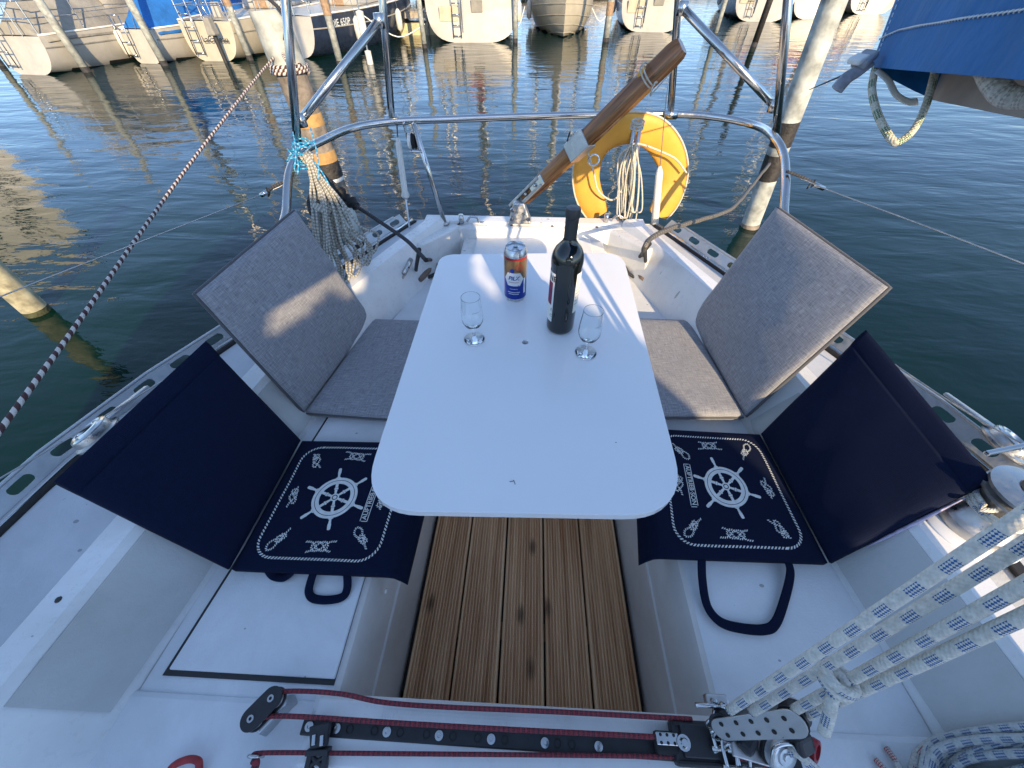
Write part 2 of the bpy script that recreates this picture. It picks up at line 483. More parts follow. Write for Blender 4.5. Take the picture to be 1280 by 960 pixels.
# ================================================================== the yacht we stand on
def interp(tab):
    def f(y):
        if y <= tab[0][0]: return tab[0][1]
        for (a, b), (c, d) in zip(tab, tab[1:]):
            if y <= c: return b + (d-b)*(y-a)/(c-a)
        return tab[-1][1]
    return f
hwc = interp([(-2.4, 0.95), (-0.8, 1.0), (-0.3, 0.99), (0.06, 0.965), (0.37, 0.925), (0.9, 0.845), (1.3, 0.74), (1.69, 0.585), (1.97, 0.47)])
hwr = interp([(-6.5, 0.02), (-5.5, 0.55), (-4, 1.05), (-2.5, 1.32), (-1, 1.39), (0, 1.37), (0.5, 1.31), (0.8, 1.22), (1.05, 1.11), (1.57, 0.88), (1.81, 0.765), (2.02, 0.66)])
hws = lambda y: hwc(y) - (0.105 if y < 1.0 else 0.105-0.05*(y-1.0))
Z_SOLE, Z_SEAT, Z_COAM, Z_DECK, Z_BENCH, Z_TR = 0.30, 0.70, 0.90, 0.85, 0.795, 0.855
YB = 0.040      # aft face of the bridge deck
yacht = thing('sailing_yacht', 'white sailing yacht cockpit in the foreground with slatted wooden floor and steel pushpit', 'sailing yacht', (0, 0, 0))
Ys = [-2.4, -1.6, -0.8, -0.3, 0.06, 0.37, 0.65, 0.9, 1.1, 1.3, 1.5, 1.69, 1.85, 1.97]

def strip(rows, mi=0, mb=None):
    # rows: list of lists of points; quads between
    mb = mb or MB()
    n = len(rows[0])
    vs = [p for r in rows for p in r]
    fs = [(i*n+k, i*n+k+1, (i+1)*n+k+1, (i+1)*n+k) for i in range(len(rows)-1) for k in range(n-1)]
    return mb.add(vs, fs, mi)

# hull outside
hy = [2.04, 1.97, 1.81, 1.57, 1.3, 1.05, 0.8, 0.5, 0, -1, -2.5, -4, -5.5, -6.5]
rows = []
for y in hy:
    h = hwr(y)
    half = [(h+0.0, 0.845), (h+0.015, 0.78), (h*0.99, 0.5), (h*0.93, 0.2), (h*0.78, -0.05), (h*0.4, -0.3), (0, -0.4)]
    rows.append([V(-x, y, z) for x, z in half] + [V(x, y, z) for x, z in half[::-1][1:]])
mb = strip(rows)
n = len(rows[0]); mb.add(rows[0], [tuple(range(n))])
mb.build('hull', M['gel'], yacht, smooth=True)

# cockpit sole under the boards and well sides
MB().box((0.0, 0.95, Z_SOLE-0.045), (0.80, 1.75, 0.02)).build('cockpit_sole', M['dark_gap'], yacht)
wl = interp([(0.0, 0.376), (0.7, 0.362), (1.8, 0.33)])     # floor half width
wt = interp([(0.0, 0.408), (0.7, 0.397), (1.8, 0.37)])     # seat edge half width
for s in (-1, 1):
    mb = MB()
    rows = [[V(s*wl(y), y, Z_SOLE-0.05), V(s*(wl(y)+0.016), y, Z_SOLE+0.2), V(s*(wl(y)+0.022), y, Z_SOLE+0.203), V(s*(wt(y)), y, Z_SEAT-0.02), V(s*(wt(y)+0.008), y, Z_SEAT-0.004), V(s*(wt(y)+0.022), y, Z_SEAT)] for y in (-0.02, 0.4, 0.9, 1.4, 1.8)]
    strip(rows, 0, mb)
    mb.build('cockpit_side', M['gel_wall'], yacht, smooth=True)
    # seats
    ys = [YB-0.12, 0.3, 0.6, 0.9, 1.2, 1.5, 1.8, 1.97]
    rows = [[V(s*(wt(y)+0.020), y, Z_SEAT), V(s*0.5*(wt(y)+hws(y)), y, Z_SEAT+0.003), V(s*(hws(y)+0.004), y, Z_SEAT)] for y in ys]
    strip(rows).build('seat', M['gel_ns'], yacht)
    # coaming inner face (grey non skid panel fitted on it), ledge, step
    rows = []
    for y in Ys:
        a, b = hws(y), hwc(y)
        rows.append([V(s*a, y, Z_SEAT-0.01), V(s*(a+0.004), y, Z_SEAT+0.012), V(s*(b-0.010), y, Z_COAM-0.014), V(s*b, y, Z_COAM), V(s*(b+0.062), y, Z_COAM), V(s*(b+0.072), y, Z_COAM-0.008), V(s*(b+0.075), y, Z_DECK-0.005)])
    strip(rows).build('coaming', M['gel'], yacht, smooth=True)
    rows = []
    for y in (-0.01, 0.2, 0.45, 0.8, 0.83):
        a, b = hws(y), hwc(y)
        k0 = 0.10 if y in (-0.01, 0.83) else 0.04
        p0, p1 = V(s*(a+0.004), y, Z_SEAT+0.012), V(s*(b-0.010), y, Z_COAM-0.014)
        nn = V(-s*0.9, 0, 0.4)*0.004
        rows.append([p0.lerp(p1, k0)+nn*0, p0.lerp(p1, k0)+nn, p0.lerp(p1, 0.5)+nn, p0.lerp(p1, 0.97)+nn, p0.lerp(p1, 0.97)+nn*0])
    strip(rows).build('nonskid_panel', M['grey_ns'], yacht)
    # side deck
    rows = []
    for y in Ys + [2.02]:
        b, r = hwc(min(y, 1.97)), hwr(y)
        rows.append([V(s*(b+0.070), y, Z_DECK), V(s*(b*0.5+r*0.5), y, Z_DECK+0.004), V(s*(r-0.040), y, Z_DECK)])
    strip(rows).build('side_deck', M['deck'], yacht)
    # mouldings along the rail: black groove, bright strip
    pts = [V(s*(hwr(y)-0.036), y, Z_DECK+0.002) for y in (-2.4, -1, 0, 0.5, 0.8, 1.05, 1.3, 1.57, 1.81, 2.0)]
    MB().tube(pts, 0.009, 8).build('sealant_line', M['rubber'], yacht, smooth='all')
    pts = [V(s*(hwr(y)-0.020), y, Z_DECK+0.006) for y in (-2.4, -1, 0, 0.5, 0.8, 1.05, 1.3, 1.57, 1.81, 2.0)]
    MB().tube(pts, 0.010, 8).build('rail_moulding', M['steel'], yacht, smooth='all')
    # slotted toe rail: inclined strip with stadium holes
    mb = MB()
    path = []
    y = -2.4
    def rp(y, k, off=0.0):     # k: 0 inner foot, 1 outer top
        return V(s*(hwr(y)-0.012+0.030*k), y, Z_DECK+0.008+0.044*k+off)
    while y < 1.93:
        L = 0.115
        y1 = y+L
        cy = (y+y1)/2
        # outer rectangle samples and stadium samples
        outer = []; inner = []
        for k in range(16):
            a = 2*math.pi*k/16
            cx, sy = math.cos(a), math.sin(a)
            q = max(abs(cx), abs(sy))
            outer.append((cy + cx/q*L/2, 0.5 + sy/q*0.5))
            hx = 0.018*(1 if cx > 0.05 else -1 if cx < -0.05 else 0) + cx*0.011
            inner.append((cy + hx, 0.52 + sy*0.24))
        vs = [rp(a, b) for a, b in outer] + [rp(a, b) for a, b in inner]
        mb.add(vs, [(k, (k+1) % 16, 16+(k+1) % 16, 16+k) for k in range(16)])
        y = y1
    tr = mb.build('toe_rail', M['alu'], yacht, solid=0.004)
    lip = [rp(yy, 1.0, 0.002) for yy in (-2.4, -1, 0, 0.5, 0.8, 1.05, 1.3, 1.57, 1.81, 1.93)]
    MB().tube(lip, 0.0048, 8).build('rail_lip', M['alu'], yacht, smooth='all')
    # small deck screws
    for yy in ([0.15, 0.42, 0.7] if s > 0 else [0.16, 0.42]) + [1.2, 1.32, 1.44, 1.56, 1.68]:
        x = hwc(yy) + (0.03 if yy < 1 else 0.10)
        zz = Z_COAM if yy < 1 else Z_DECK+0.004
        MB().lathe([(0.0, 0.003), (0.005, 0.0025), (0.007, 0)], 8, (s*x, yy, zz)).build('deck_screw', M['dark_gap'], yacht)

# slatted floor: five grooved planks, tapering with the well
def plank(k):
    mb = MB()
    x0 = lambda y: -wl(y)+0.012 + (2*wl(y)-0.024)*k/5 + 0.0035
    x1 = lambda y: -wl(y)+0.012 + (2*wl(y)-0.024)*(k+1)/5 - 0.0035
    ng = 12
    prof = [(0, -0.027), (0, -0.003), (0.02, 0.0)]
    for g in range(ng):
        c = 0.05 + 0.9*(g+0.5)/ng
        h = 0.9/ng*0.5
        prof += [(c-h*0.66, 0.0), (c-h*0.46, -0.0085), (c+h*0.46, -0.0085), (c+h*0.66, 0.0)]
    prof += [(0.98, 0.0), (1, -0.003), (1, -0.027)]
    yy = [YB-0.01, 0.35, 0.7, 1.1, 1.6]
    vs = []; m = len(prof)
    tilt = random.uniform(-0.0015, 0.0015)
    for y in yy:
        for a, z in prof: vs.append(V(x0(y)+(x1(y)-x0(y))*a, y, Z_SOLE+z+tilt*(a-0.5)*2))
    fs = []; uvs = []
    for i in range(len(yy)-1):
        for j in range(m-1):
            fs.append((i*m+j, i*m+j+1, (i+1)*m+j+1, (i+1)*m+j))
            uu = [(prof[j][0]*0.14, yy[i]), (prof[j+1][0]*0.14, yy[i]), (prof[j+1][0]*0.14, yy[i+1]), (prof[j][0]*0.14, yy[i+1])]
            uvs.append(uu)
    fs += [tuple(range(m)), tuple((len(yy)-1)*m+j for j in range(m))[::-1]]; uvs += [None, None]
    mb.add(vs, fs, 0, uvs)
    mb.build('floor_plank', M['board'], yacht)
for k in range(5): plank(k)
for y in (0.25, 0.85, 1.4):
    MB().box((0, y, Z_SOLE-0.031), (0.66, 0.05, 0.008)).build('floor_batten', M['board'], yacht)

# seat hatch lid on the port seat with its gap
for s in (-1, 1):
    y0, y1 = 0.068, 0.80
    def hx(y, k): return s*((wt(y)+0.030) + (hws(y)-wt(y)-0.075)*k)
    if s > 0: continue
    g_ = MB().poly([V(hx(y0, -0.02), y0-0.011, Z_SEAT+0.0045), V(hx(y0, 1.03), y0-0.011, Z_SEAT+0.0045), V(hx(y1, 1.03), y1+0.01, Z_SEAT+0.0045), V(hx(y1, -0.02), y1+0.01, Z_SEAT+0.0045)], 0.004)
    g_.build('hatch_gap', M['dark_gap'], yacht)
    MB().poly([V(hx(y0, -0.02), y0, Z_SEAT+0.011), V(hx(y0, 1.0), y0, Z_SEAT+0.011), V(hx(y1, 1.0), y1, Z_SEAT+0.011), V(hx(y1, -0.02), y1, Z_SEAT+0.011)], 0.010).build('seat_hatch', M['gel_ns'], yacht, bevel=0.003)
MB().lathe([(0, 0.004), (0.006, 0.004), (0.008, 0)], 12, (-0.386, 0.27, 0.63), Matrix.Rotation(R(90), 3, 'Y')).build('hatch_button', M['white_pl'], yacht)

# bridge deck with its raised moulding that carries the traveller
MB().box((0, YB-0.5, Z_SEAT-0.19), (1.96, 0.98, 0.40)).build('bridge_deck', M['gel_ns'], yacht, bevel=0.012)
x0, x1 = -0.44, 0.44
MB().hexa([V(-0.46, YB-0.115, Z_SEAT+0.008), V(0.46, YB-0.125, Z_SEAT+0.008), V(0.46, YB+0.004, Z_SEAT+0.008), V(-0.46, YB+0.004, Z_SEAT+0.008)],
          [V(-0.44, YB-0.11, Z_SEAT+0.032), V(0.44, YB-0.12, Z_SEAT+0.032), V(0.44, YB-0.008, Z_SEAT+0.032), V(-0.44, YB-0.008, Z_SEAT+0.032)]).build('traveller_moulding', M['hatch'], yacht, bevel=0.004)
# moulded tread nubs on the white strip
mb = MB()
for i in range(110):
    for j in range(4):
        x = -0.30 + i*0.0058; y = YB-0.014-j*0.0062
        mb.box((x, y, Z_SEAT+0.0325), (0.0036, 0.0038, 0.0022))
tag(mb.build('tread_nubs', M['hatch'], yacht), kind='stuff')

# aft bench, its hatch, transom
MB().poly([V(-0.37, 1.60, Z_BENCH), V(0.37, 1.60, Z_BENCH), V(0.37, 1.985, Z_BENCH), V(-0.37, 1.985, Z_BENCH)], 0.3).build('aft_bench', M['gel'], yacht, bevel=0.012)
MB().box((0.0, 1.835, Z_BENCH+0.005), (0.60, 0.25, 0.012)).build('aft_hatch', M['hatch'], yacht, bevel=0.004)
MB().box((0.0, 1.985, Z_TR-0.10), (1.02, 0.10, 0.204)).build('transom_beam', M['gel'], yacht, bevel=0.012)
MB().box((0.0, 2.012, Z_TR+0.004), (1.16, 0.075, 0.02)).build('transom_cap', M['gel'], yacht, bevel=0.006)
for s in (-1, 1):
    MB().hexa([V(s*0.36, 1.99, Z_SEAT-0.05), V(s*0.56, 1.66, Z_SEAT-0.05), V(s*0.62, 1.70, Z_SEAT-0.05), V(s*0.52, 2.0, Z_SEAT-0.05)],
              [V(s*0.36, 1.99, Z_TR-0.004), V(s*0.535, 1.70, Z_COAM-0.02), V(s*0.60, 1.74, Z_COAM-0.02), V(s*0.52, 2.0, Z_TR-0.004)]).build('quarter_block', M['gel'], yacht, bevel=0.008)
for u in (575, 640, 690, 745, 800):
    p = PY(u, 281, 2.0); MB().lathe([(0, 0.003), (0.006, 0.002), (0.008, 0)], 8, (p.x, 1.965, Z_TR+0.0035)).build('deck_screw', M['dark_gap'], yacht)

# cabin ahead of the cockpit, mast (all behind the camera)
mb = MB()
mb.hexa([V(-0.98, -0.92, 0.6), V(0.98, -0.92, 0.6), V(0.55, -4.4, 0.8), V(-0.55, -4.4, 0.8)][::-1], [V(-0.86, -0.97, 1.22), V(0.86, -0.97, 1.22), V(0.42, -4.0, 1.12), V(-0.42, -4.0, 1.12)][::-1])
mb.build('cabin', M['gel'], yacht, bevel=0.04)
MB().poly([V(-hwr(y)*0.98, y, Z_DECK-0.01) for y in (-0.92, -2.5, -4, -5.5, -6.4)] + [V(hwr(y)*0.98, y, Z_DECK-0.01) for y in (-6.4, -5.5, -4, -2.5, -0.92)], 0.02).build('foredeck', M['deck'], yacht)
MB().tube([V(0, -3.1, 1.0), V(0, -3.1, 11.5)], 0.06, 14).build('mast', M['alu'], yacht, smooth='all')

# ---- pushpit
RT = 0.0150
push = MB()
zr = CAMH-0.49
cL = [P(490, 152, zr), P(840, 143, zr)]
railL = [PT(358, 300, 1.40), PT(358, 262, 1.41), PT(362, 215, 1.43), PT(378, 190, 1.46), P(400, 177, zr), P(440, 160, zr), P(490, 152, zr), P(560, 149, zr), P(660, 145.5, zr), P(760, 143, zr), P(840, 142.5, zr), P(900, 147, zr), P(945, 157, zr), PT(966, 170, 1.52), PT(979, 192, 1.47), PT(982, 225, 1.43), PT(980, 262, 1.41), PT(978, 300, 1.40)]
lb = V(-hwr(1.40)+0.06, 1.40, Z_DECK); rb = V(hwr(1.40)-0.06, 1.40, Z_DECK)
pushpit = MB().tube(spline([lb.lerp(railL[0], 0.0)] + railL + [rb], 6), RT, 12).build('pushpit', M['steel'], yacht, smooth='all')
def ext(a, b, L):
    return b + (b-a).normalized()*L
def tubepart(name, pts, r=RT, mat='steel', n=12):
    return MB().tube(pts, r, n).build(name, M[mat], pushpit, smooth='all')
# inclined poles of the stern frame going up out of the picture
pl0, pl1 = PT(372, 180, 1.475), PT(357, 0, 1.25)
pm0, pm1 = PT(490, 152, 1.72), PT(478, 0, 1.45)
pr0, pr1 = PT(838, 143, 1.78), PT(848, 0, 1.48)
pq0, pq1 = PT(970, 168, 1.55), PT(985, 0, 1.28)
for a, b in ((pl0, pl1), (pm0, pm1), (pr0, pr1), (pq0, pq1)):
    tubepart('frame_post', [a, b, ext(a, b, 0.55)])
tubepart('frame_brace', [PT(376, 150, 1.46), PT(474, 26, 1.47)])
tubepart('frame_brace', [PT(853, 10, 1.49), PT(968, 132, 1.51)])
for (u, v, t) in ((376, 150, 1.46), (474, 26, 1.47), (853, 10, 1.49), (968, 132, 1.51)):
    tubepart('tube_fitting', [PT(u, v, t)+V(0, 0, -0.022), PT(u, v, t)+V(0, 0, 0.022)], 0.019)
for (u, v, t, rr) in ((490, 150, 1.72, 0.02), (838, 143, 1.78, 0.02), (797, 146, 1.77, 0.019)):
    c = PT(u, v, t); tubepart('tube_fitting', [c-V(0.03, 0, 0), c+V(0.03, 0, 0)], rr)
# lower legs
legs = [((517, 155), (556, 279)), ((794, 148), (776, 276)), ((801, 148), (784, 276))]
for (a, b) in legs:
    p1 = P(b[0], b[1], Z_TR+0.01); p0 = P(a[0], a[1], zr)
    tubepart('frame_leg', [p0, p1], 0.0115)
    tubepart('foot_plate', [p1+V(0, 0, -0.004), p1+V(0, 0, 0.008)], 0.024, 'steel_b')
for u in (549, 776):
    p = P(u, 280, Z_TR+0.015)
# bent pipe hooks on the transom beside the tiller and the buoy
for (u, v) in ((577, 276), (757, 275)):
    p = P(u, v+3, Z_TR+0.01)
    MB().tube(spline([p+V(0, 0, 0), p+V(0, 0, 0.045)], 2), 0.013, 10).build('hook_stub', M['steel'], yacht, smooth='all')
    q = spline([p+V(0.03, 0, 0.01), p+V(0.05, 0, 0.035), p+V(0.085, 0, 0.03), p+V(0.09, 0, 0.01), p+V(0.12, 0, 0.006)], 5)
    MB().tube(q, 0.006, 8).build('hook', M['steel'], yacht, smooth='all')

# cleats: horn cleats on the seat ends, dark port fairlead block
def wood_cleat(pa, pb, zz):
    a, b = P(pa[0], pa[1], zz+0.035), P(pb[0], pb[1], zz+0.035)
    mid = (a+b)/2
    base = MB(); d = (b-a).normalized()
    base.bar(mid-d*0.045+V(0, 0, -0.038), mid+d*0.045+V(0, 0, -0.038), 0.045, 0.016)
    base.bar(mid-d*0.03+V(0, 0, -0.018), mid+d*0.03+V(0, 0, -0.018), 0.026, 0.034)
    c = base.build('cleat_base', M['white_pl'], yacht, bevel=0.006)
    h = MB()
    n_ = 9; pts = [a.lerp(b, i/(n_-1)) + V(0, 0, 0.010*abs(i/(n_-1)*2-1)**2) for i in range(n_)]
    h.tube(pts, [0.007+0.012*math.sin(math.pi*(0.12+0.76*i/(n_-1))) for i in range(n_)], 10)
    h.build('cleat', M['cleat_wood'], yacht, smooth='all')
    return mid
cl_l = wood_cleat((546, 318), (526, 352), Z_SEAT)
cl_r = wood_cleat((783, 320), (805, 352), Z_SEAT)
# chrome fairlead clamp on the port coaming
f0 = P(505, 340, 0.80)
fa = MB(); fa.bar(f0+V(-0.015, -0.05, 0.0), f0+V(0.01, 0.05, 0.02), 0.05, 0.012); fa.build('fairlead_plate', M['steel_b'], yacht, bevel=0.004)
MB().tube([f0+V(0.015, -0.045, 0.02), f0+V(0.03, 0.045, 0.04)], 0.012, 10).build('fairlead_roller', M['steel'], yacht, smooth='all')
MB().bar(f0+V(0.0, -0.02, 0.012), f0+V(0.012, 0.02, 0.022), 0.03, 0.012).build('fairlead_block', M['rubber'], yacht, bevel=0.004)

# turning blocks on the toe rail
def turning_block(u, v, side, dirp):
    c = P(u, v, 0.935)
    ax = Matrix.Rotation(side*R(24), 3, 'Y')
    body = MB().lathe([(0, -0.022), (0.052, -0.022), (0.060, -0.016), (0.060, -0.010), (0.050, -0.006), (0.049, 0.006), (0.048, 0.010), (0.030, 0.013)], 28, c, ax).build('turning_block', M['steel_b'], yacht, smooth=True)
    MB().lathe([(0.046, 0.009), (0.047, 0.013), (0.041, 0.016), (0.037, 0.013), (0.032, 0.013), (0.030, 0.017), (0.024, 0.018), (0.020, 0.012), (0.016, 0.012)], 28, c, ax).build('cheek_ring', M['steel'], body, smooth=True)
    MB().lathe([(0.016, 0.011), (0.0, 0.011)], 6, c, ax).build('centre_bolt', M['rubber'], body)
    a = c + ax @ V(0, 0.01, 0.004); b = c + V(dirp[0], dirp[1], 0.0)
    MB().bar(a, b, 0.050, 0.010, up=ax @ V(0, 0, 1), wd2=0.02).build('side_strap', M['alu'], body, bevel=0.003)
turning_block(116, 541, -1, (0.035, 0.17))
turning_block(1262, 553, 1, (-0.05, 0.17))

# winch on the starboard coaming, a second one behind the photographer to port
def winch(loc, s=1.0):
    prof = [(0.0, 0.0), (0.066, 0.0), (0.068, 0.006), (0.066, 0.022), (0.060, 0.026), (0.056, 0.03), (0.046, 0.05), (0.041, 0.075), (0.042, 0.085), (0.052, 0.096), (0.058, 0.10), (0.058, 0.106), (0.044, 0.109), (0.044, 0.113), (0.058, 0.116), (0.058, 0.122), (0.040, 0.128), (0.022, 0.130), (0.020, 0.124), (0.0, 0.124)]
    w_ = MB().lathe([(r*s, z*s) for r, z in prof], 40, loc).build('winch', M['steel_b'], yacht, smooth=True)
    MB().lathe([(0.0, 0.126*s), (0.013*s, 0.126*s), (0.013*s, 0.1305*s), (0.022*s, 0.131*s)], 8, loc).build('handle_socket', M['rubber'], w_)
    return w_
wpos = P(1205, 652, Z_COAM)
MB().lathe([(0, 0.014), (0.085, 0.014), (0.098, 0.004), (0.098, -0.03)], 36, wpos+V(0.01, 0, 0)).build('winch_pad', M['hatch'], yacht, smooth=True)
winch(wpos+V(0.008, 0, 0.014), 1.12)
pts = []
for i in range(60):
    a = i/60*2*math.pi*2.6
    pts.append(wpos + V(0.008+0.055*math.cos(a), 0.055*math.sin(a), 0.075+0.008*a/6.28*1.3))
pts = [wpos+V(0.30, -0.25, 0.06)] + pts + [wpos+V(0.28, 0.02, 0.10)]
tag(rope('winch_line', pts, 0.0055, M['r_blue'], None, 8, 3), 'blue flecked line wound round the chrome winch at the right edge', 'rope')
# winch lever / clamp bar above the block on the starboard edge
MB().bar(P(1232, 567, 0.97), P(1290, 555, 0.985), 0.012, 0.012).build('winch_arm', M['steel'], yacht, bevel=0.003)

# genoa tracks near the starboard winch
MB().bar(V(hwc(0.1)+0.20, -0.8, Z_DECK+0.012), V(hwc(0.5)+0.21, 0.42, Z_DECK+0.012), 0.03, 0.012).build('genoa_track', M['rubber'], yacht, bevel=0.003)

# ---- traveller track, end fittings and cam arm
zt = Z_SEAT+0.012
ta, tb = P(378, 907, zt+0.02), P(1000, 950, zt+0.02)
trk = MB(); d = (tb-ta).normalized()
trk.bar(ta-V(0, 0, 0.008), tb-V(0, 0, 0.008), 0.030, 0.024)
track = trk.build('traveller_track', M['black'], yacht, bevel=0.003)
nrm = V(0, 0, 1)
for u in (387, 421, 484, 549, 614, 681, 748):
    k = (u-378)/(1000-378)
    # perspective-correct enough: place by ray on the track top
    p = P(u, 907+(950-907)*k+0.5, zt+0.024)
    MB().lathe([(0.0, 0.0012), (0.0030, 0.0012), (0.0036, 0.0030), (0.0085, 0.0026), (0.0092, 0)], 14, p+V(0, 0, 0.001)).build('track_screw', M['steel'], track, smooth=True)
for u in (437, 468, 500, 533, 566, 597, 631, 697, 715):
    k = (u-378)/(1000-378)
    p = P(u, 907+(950-907)*k+0.5, zt+0.024)
    MB().lathe([(0.006, 0.0005), (0.0062, 0.0015), (0.0075, 0.0015), (0.0075, 0.0)], 12, p+V(0, 0, 0.001)).build('track_hole', M['rubber'], track)
# end stop with cam arm reaching towards the camera
ar = MB()
q0, q1, q2 = P(401, 905, zt+0.045), P(399, 935, zt+0.040), P(393, 975, zt+0.03)
ar.bar(q0, q1, 0.040, 0.016, wd2=0.030)
ar.bar(q1+V(0, 0, 0.001), q1.lerp(q2, 0.2)+V(0, 0, 0.001), 0.044, 0.024)
for sx in (-1, 1):
    o_ = V(sx*0.014, 0, 0)
    ar.bar(q1+o_, q2+o_*1.3, 0.010, 0.014)
for t0, t1, sx in ((0.25, 0.6, 1), (0.6, 0.25, 1), (0.6, 0.95, 1), (0.95, 0.6, 1)):
    ar.bar(q1.lerp(q2, t0)-V(0.014, 0, 0), q1.lerp(q2, t1)+V(0.014, 0, 0), 0.007, 0.010)
ar.build('cleat_arm', M['black'], track, bevel=0.002)
for dx in (-0.008, 0.008):
    MB().bar(q0.lerp(q1, 0.45)+V(dx, 0, 0.010), q0.lerp(q1, 0.9)+V(dx, 0, 0.010), 0.007, 0.004).build('arm_tooth', M['steel'], track, bevel=0.001)

def small_block(name, c, length, ang, parent, rr=0.019, bodymat='black'):
    ca, sa = math.cos(ang), math.sin(ang)
    a, b = c - V(ca, sa, 0)*length/2, c + V(ca, sa, 0)*length/2
    mb = MB()
    n_ = 12
    ol = []
    for i in range(n_+1): t = ang + math.pi/2 + math.pi*i/n_; ol.append(a + V(math.cos(t)*rr, math.sin(t)*rr, 0))
    for i in range(n_+1): t = ang - math.pi/2 + math.pi*i/n_; ol.append(b + V(math.cos(t)*rr, math.sin(t)*rr, 0))
    mb.poly([p+V(0, 0, 0.016) for p in ol], 0.005); mb.poly([p+V(0, 0, -0.004) for p in ol], 0.005)
    o_ = mb.build(name, M[bodymat], parent, bevel=0.0015)
    for p in (a, b):
        MB().lathe([(0, -0.003), (rr*0.8, -0.003), (rr*0.65, 0.003), (rr*0.8, 0.009), (0, 0.009)], 18, p).build('sheave', M['steel_b'], o_, smooth=True)
        MB().lathe([(0.003, 0.0165), (0.003, 0.019), (0.0065, 0.019), (0.0075, 0.016)], 12, p).build('axle_ring', M['steel'], o_)
    return o_
bb = P(331, 886, zt+0.045)
small_block('control_block', bb, 0.042, R(52), yacht, 0.021)
MB().hexa([bb+V(x, y, -0.05) for x, y in ((-0.02, -0.035), (0.0, -0.045), (0.045, 0.015), (0.03, 0.03))], [bb+V(x, y, -0.006) for x, y in ((-0.015, -0.03), (0.004, -0.04), (0.040, 0.01), (0.028, 0.024))]).build('block_base', M['alu'], yacht, bevel=0.004)
sh = P(323, 945, zt+0.02)
MB().tube(spline([sh+V(-0.008, 0, 0), sh+V(-0.01, 0, 0.02), sh+V(0.008, 0, 0.022), sh+V(0.01, 0, 0)], 5), 0.003, 8).build('shackle', M['steel'], yacht, smooth='all')

# traveller car with the mainsheet base
cc = P(878, 930, zt+0.03)
yaw = math.atan2(d.y, d.x)
Rz = Matrix.Rotation(yaw, 3, 'Z')
car = MB().box(cc+V(0, 0, 0.004), (0.125, 0.070, 0.026), 0, Rz).build('traveller_car', M['black'], yacht, bevel=0.006)
MB().box(cc+Rz @ V(-0.012, 0.004, 0.020), (0.07, 0.052, 0.010), 0, Rz).build('car_cover', M['black'], car, bevel=0.003)
for sy in (-1, 1):
    MB().box(cc+Rz @ V(0.0, sy*0.028, 0.021), (0.12, 0.005, 0.006), 0, Rz).build('car_rib', M['rubber'], car, bevel=0.001)
MB().box(cc+Rz @ V(-0.075, -0.002, 0.010), (0.048, 0.036, 0.016), 0, Rz).build('car_end', M['rubber'], car, bevel=0.006)
MB().box(cc+Rz @ V(-0.075, 0.004, 0.021), (0.044, 0.020, 0.004), 0, Rz).build('screw_plate', M['steel'], car, bevel=0.002)
for i in range(3):
    for sy in (-1, 1):
        MB().lathe([(0, 0.0005), (0.0022, 0.0005), (0.003, 0)], 8, cc+Rz @ V(-0.088+i*0.013, 0.004+sy*0.006, 0.0232)).build('plate_screw', M['rubber'], car)
MB().lathe([(0, 0.008), (0.006, 0.008), (0.009, 0.002), (0.013, 0.002), (0.013, 0)], 14, cc+Rz @ V(-0.045, 0.0, 0.024)).build('car_bolt', M['steel'], car, smooth=True)
MB().box(cc+Rz @ V(-0.005, -0.0355, 0.006), (0.035, 0.003, 0.010), 0, Rz).build('car_label', M['white_pl'], car)
# toggles and shackles on the car
for i, (dx, dy, dz, ln) in enumerate(((0.022, 0.012, 0.035, 0.035), (0.036, -0.008, 0.034, 0.045), (0.05, 0.014, 0.036, 0.04), (0.062, -0.014, 0.028, 0.035))):
    p = cc+Rz @ V(dx, dy, dz)
    MB().tube(spline([p+V(-0.010, -ln/2, 0), p+V(-0.012, ln/4, 0.006), p+V(0, ln/2, 0.008), p+V(0.012, ln/4, 0.004), p+V(0.010, -ln/2, -0.004)], 5), 0.0038, 8).build('shackle', M['steel'], car, smooth='all')
    MB().tube([p+V(-0.018, -ln/2, 0), p+V(0.018, -ln/2, -0.003)], 0.0045, 8).build('shackle_pin', M['steel'], car, smooth='all')

# ================================================================== table
ZT = 1.10
tbl = thing('cockpit_table', 'white cockpit table with rounded corners carrying the bottle, can and glasses', 'table', (0.0, 0.9, Z_SOLE))
tq = [P(447, 638, ZT), P(863, 645.5, ZT), P(778, 315.5, ZT), P(551, 318, ZT)]
def rounded(quad, rs, n=7):
    out = []
    m = len(quad)
    for i in range(m):
        p, a, b = quad[i], quad[i-1], quad[(i+1) % m]
        r = rs[i]
        e0 = p + (a-p).normalized()*r; e1 = p + (b-p).normalized()*r
        for k in range(n+1):
            t = k/n
            # circular-ish arc by quadratic blend sharpened
            q = e0*(1-t)**2 + p*2*t*(1-t) + e1*t**2
            out.append(q)
    return out
outl = rounded(tq, [0.115, 0.125, 0.085, 0.055], 10)
hole_c = P(656.5, 427.5, ZT)
bm = bmesh.new()
def slab(bm, outl, holes, z1, z0):
    loops = []
    for lp in [outl]+holes:
        tv = [bm.verts.new((p.x, p.y, z1)) for p in lp]; bv = [bm.verts.new((p.x, p.y, z0)) for p in lp]
        loops.append((tv, bv))
        for i in range(len(lp)):
            j = (i+1) % len(lp); bm.faces.new((tv[i], tv[j], bv[j], bv[i]))
    for k in (0, 1):
        ed = []
        for lp in loops:
            vs = lp[k]
            for i in range(len(vs)):
                e = bm.edges.get((vs[i], vs[(i+1) % len(vs)]))
                ed.append(e)
        bmesh.ops.triangle_fill(bm, use_beauty=True, use_dissolve=False, edges=ed)
hole = [hole_c + V(0.009*math.cos(a*math.pi/12), 0.009*math.sin(a*math.pi/12), 0) for a in range(24)]
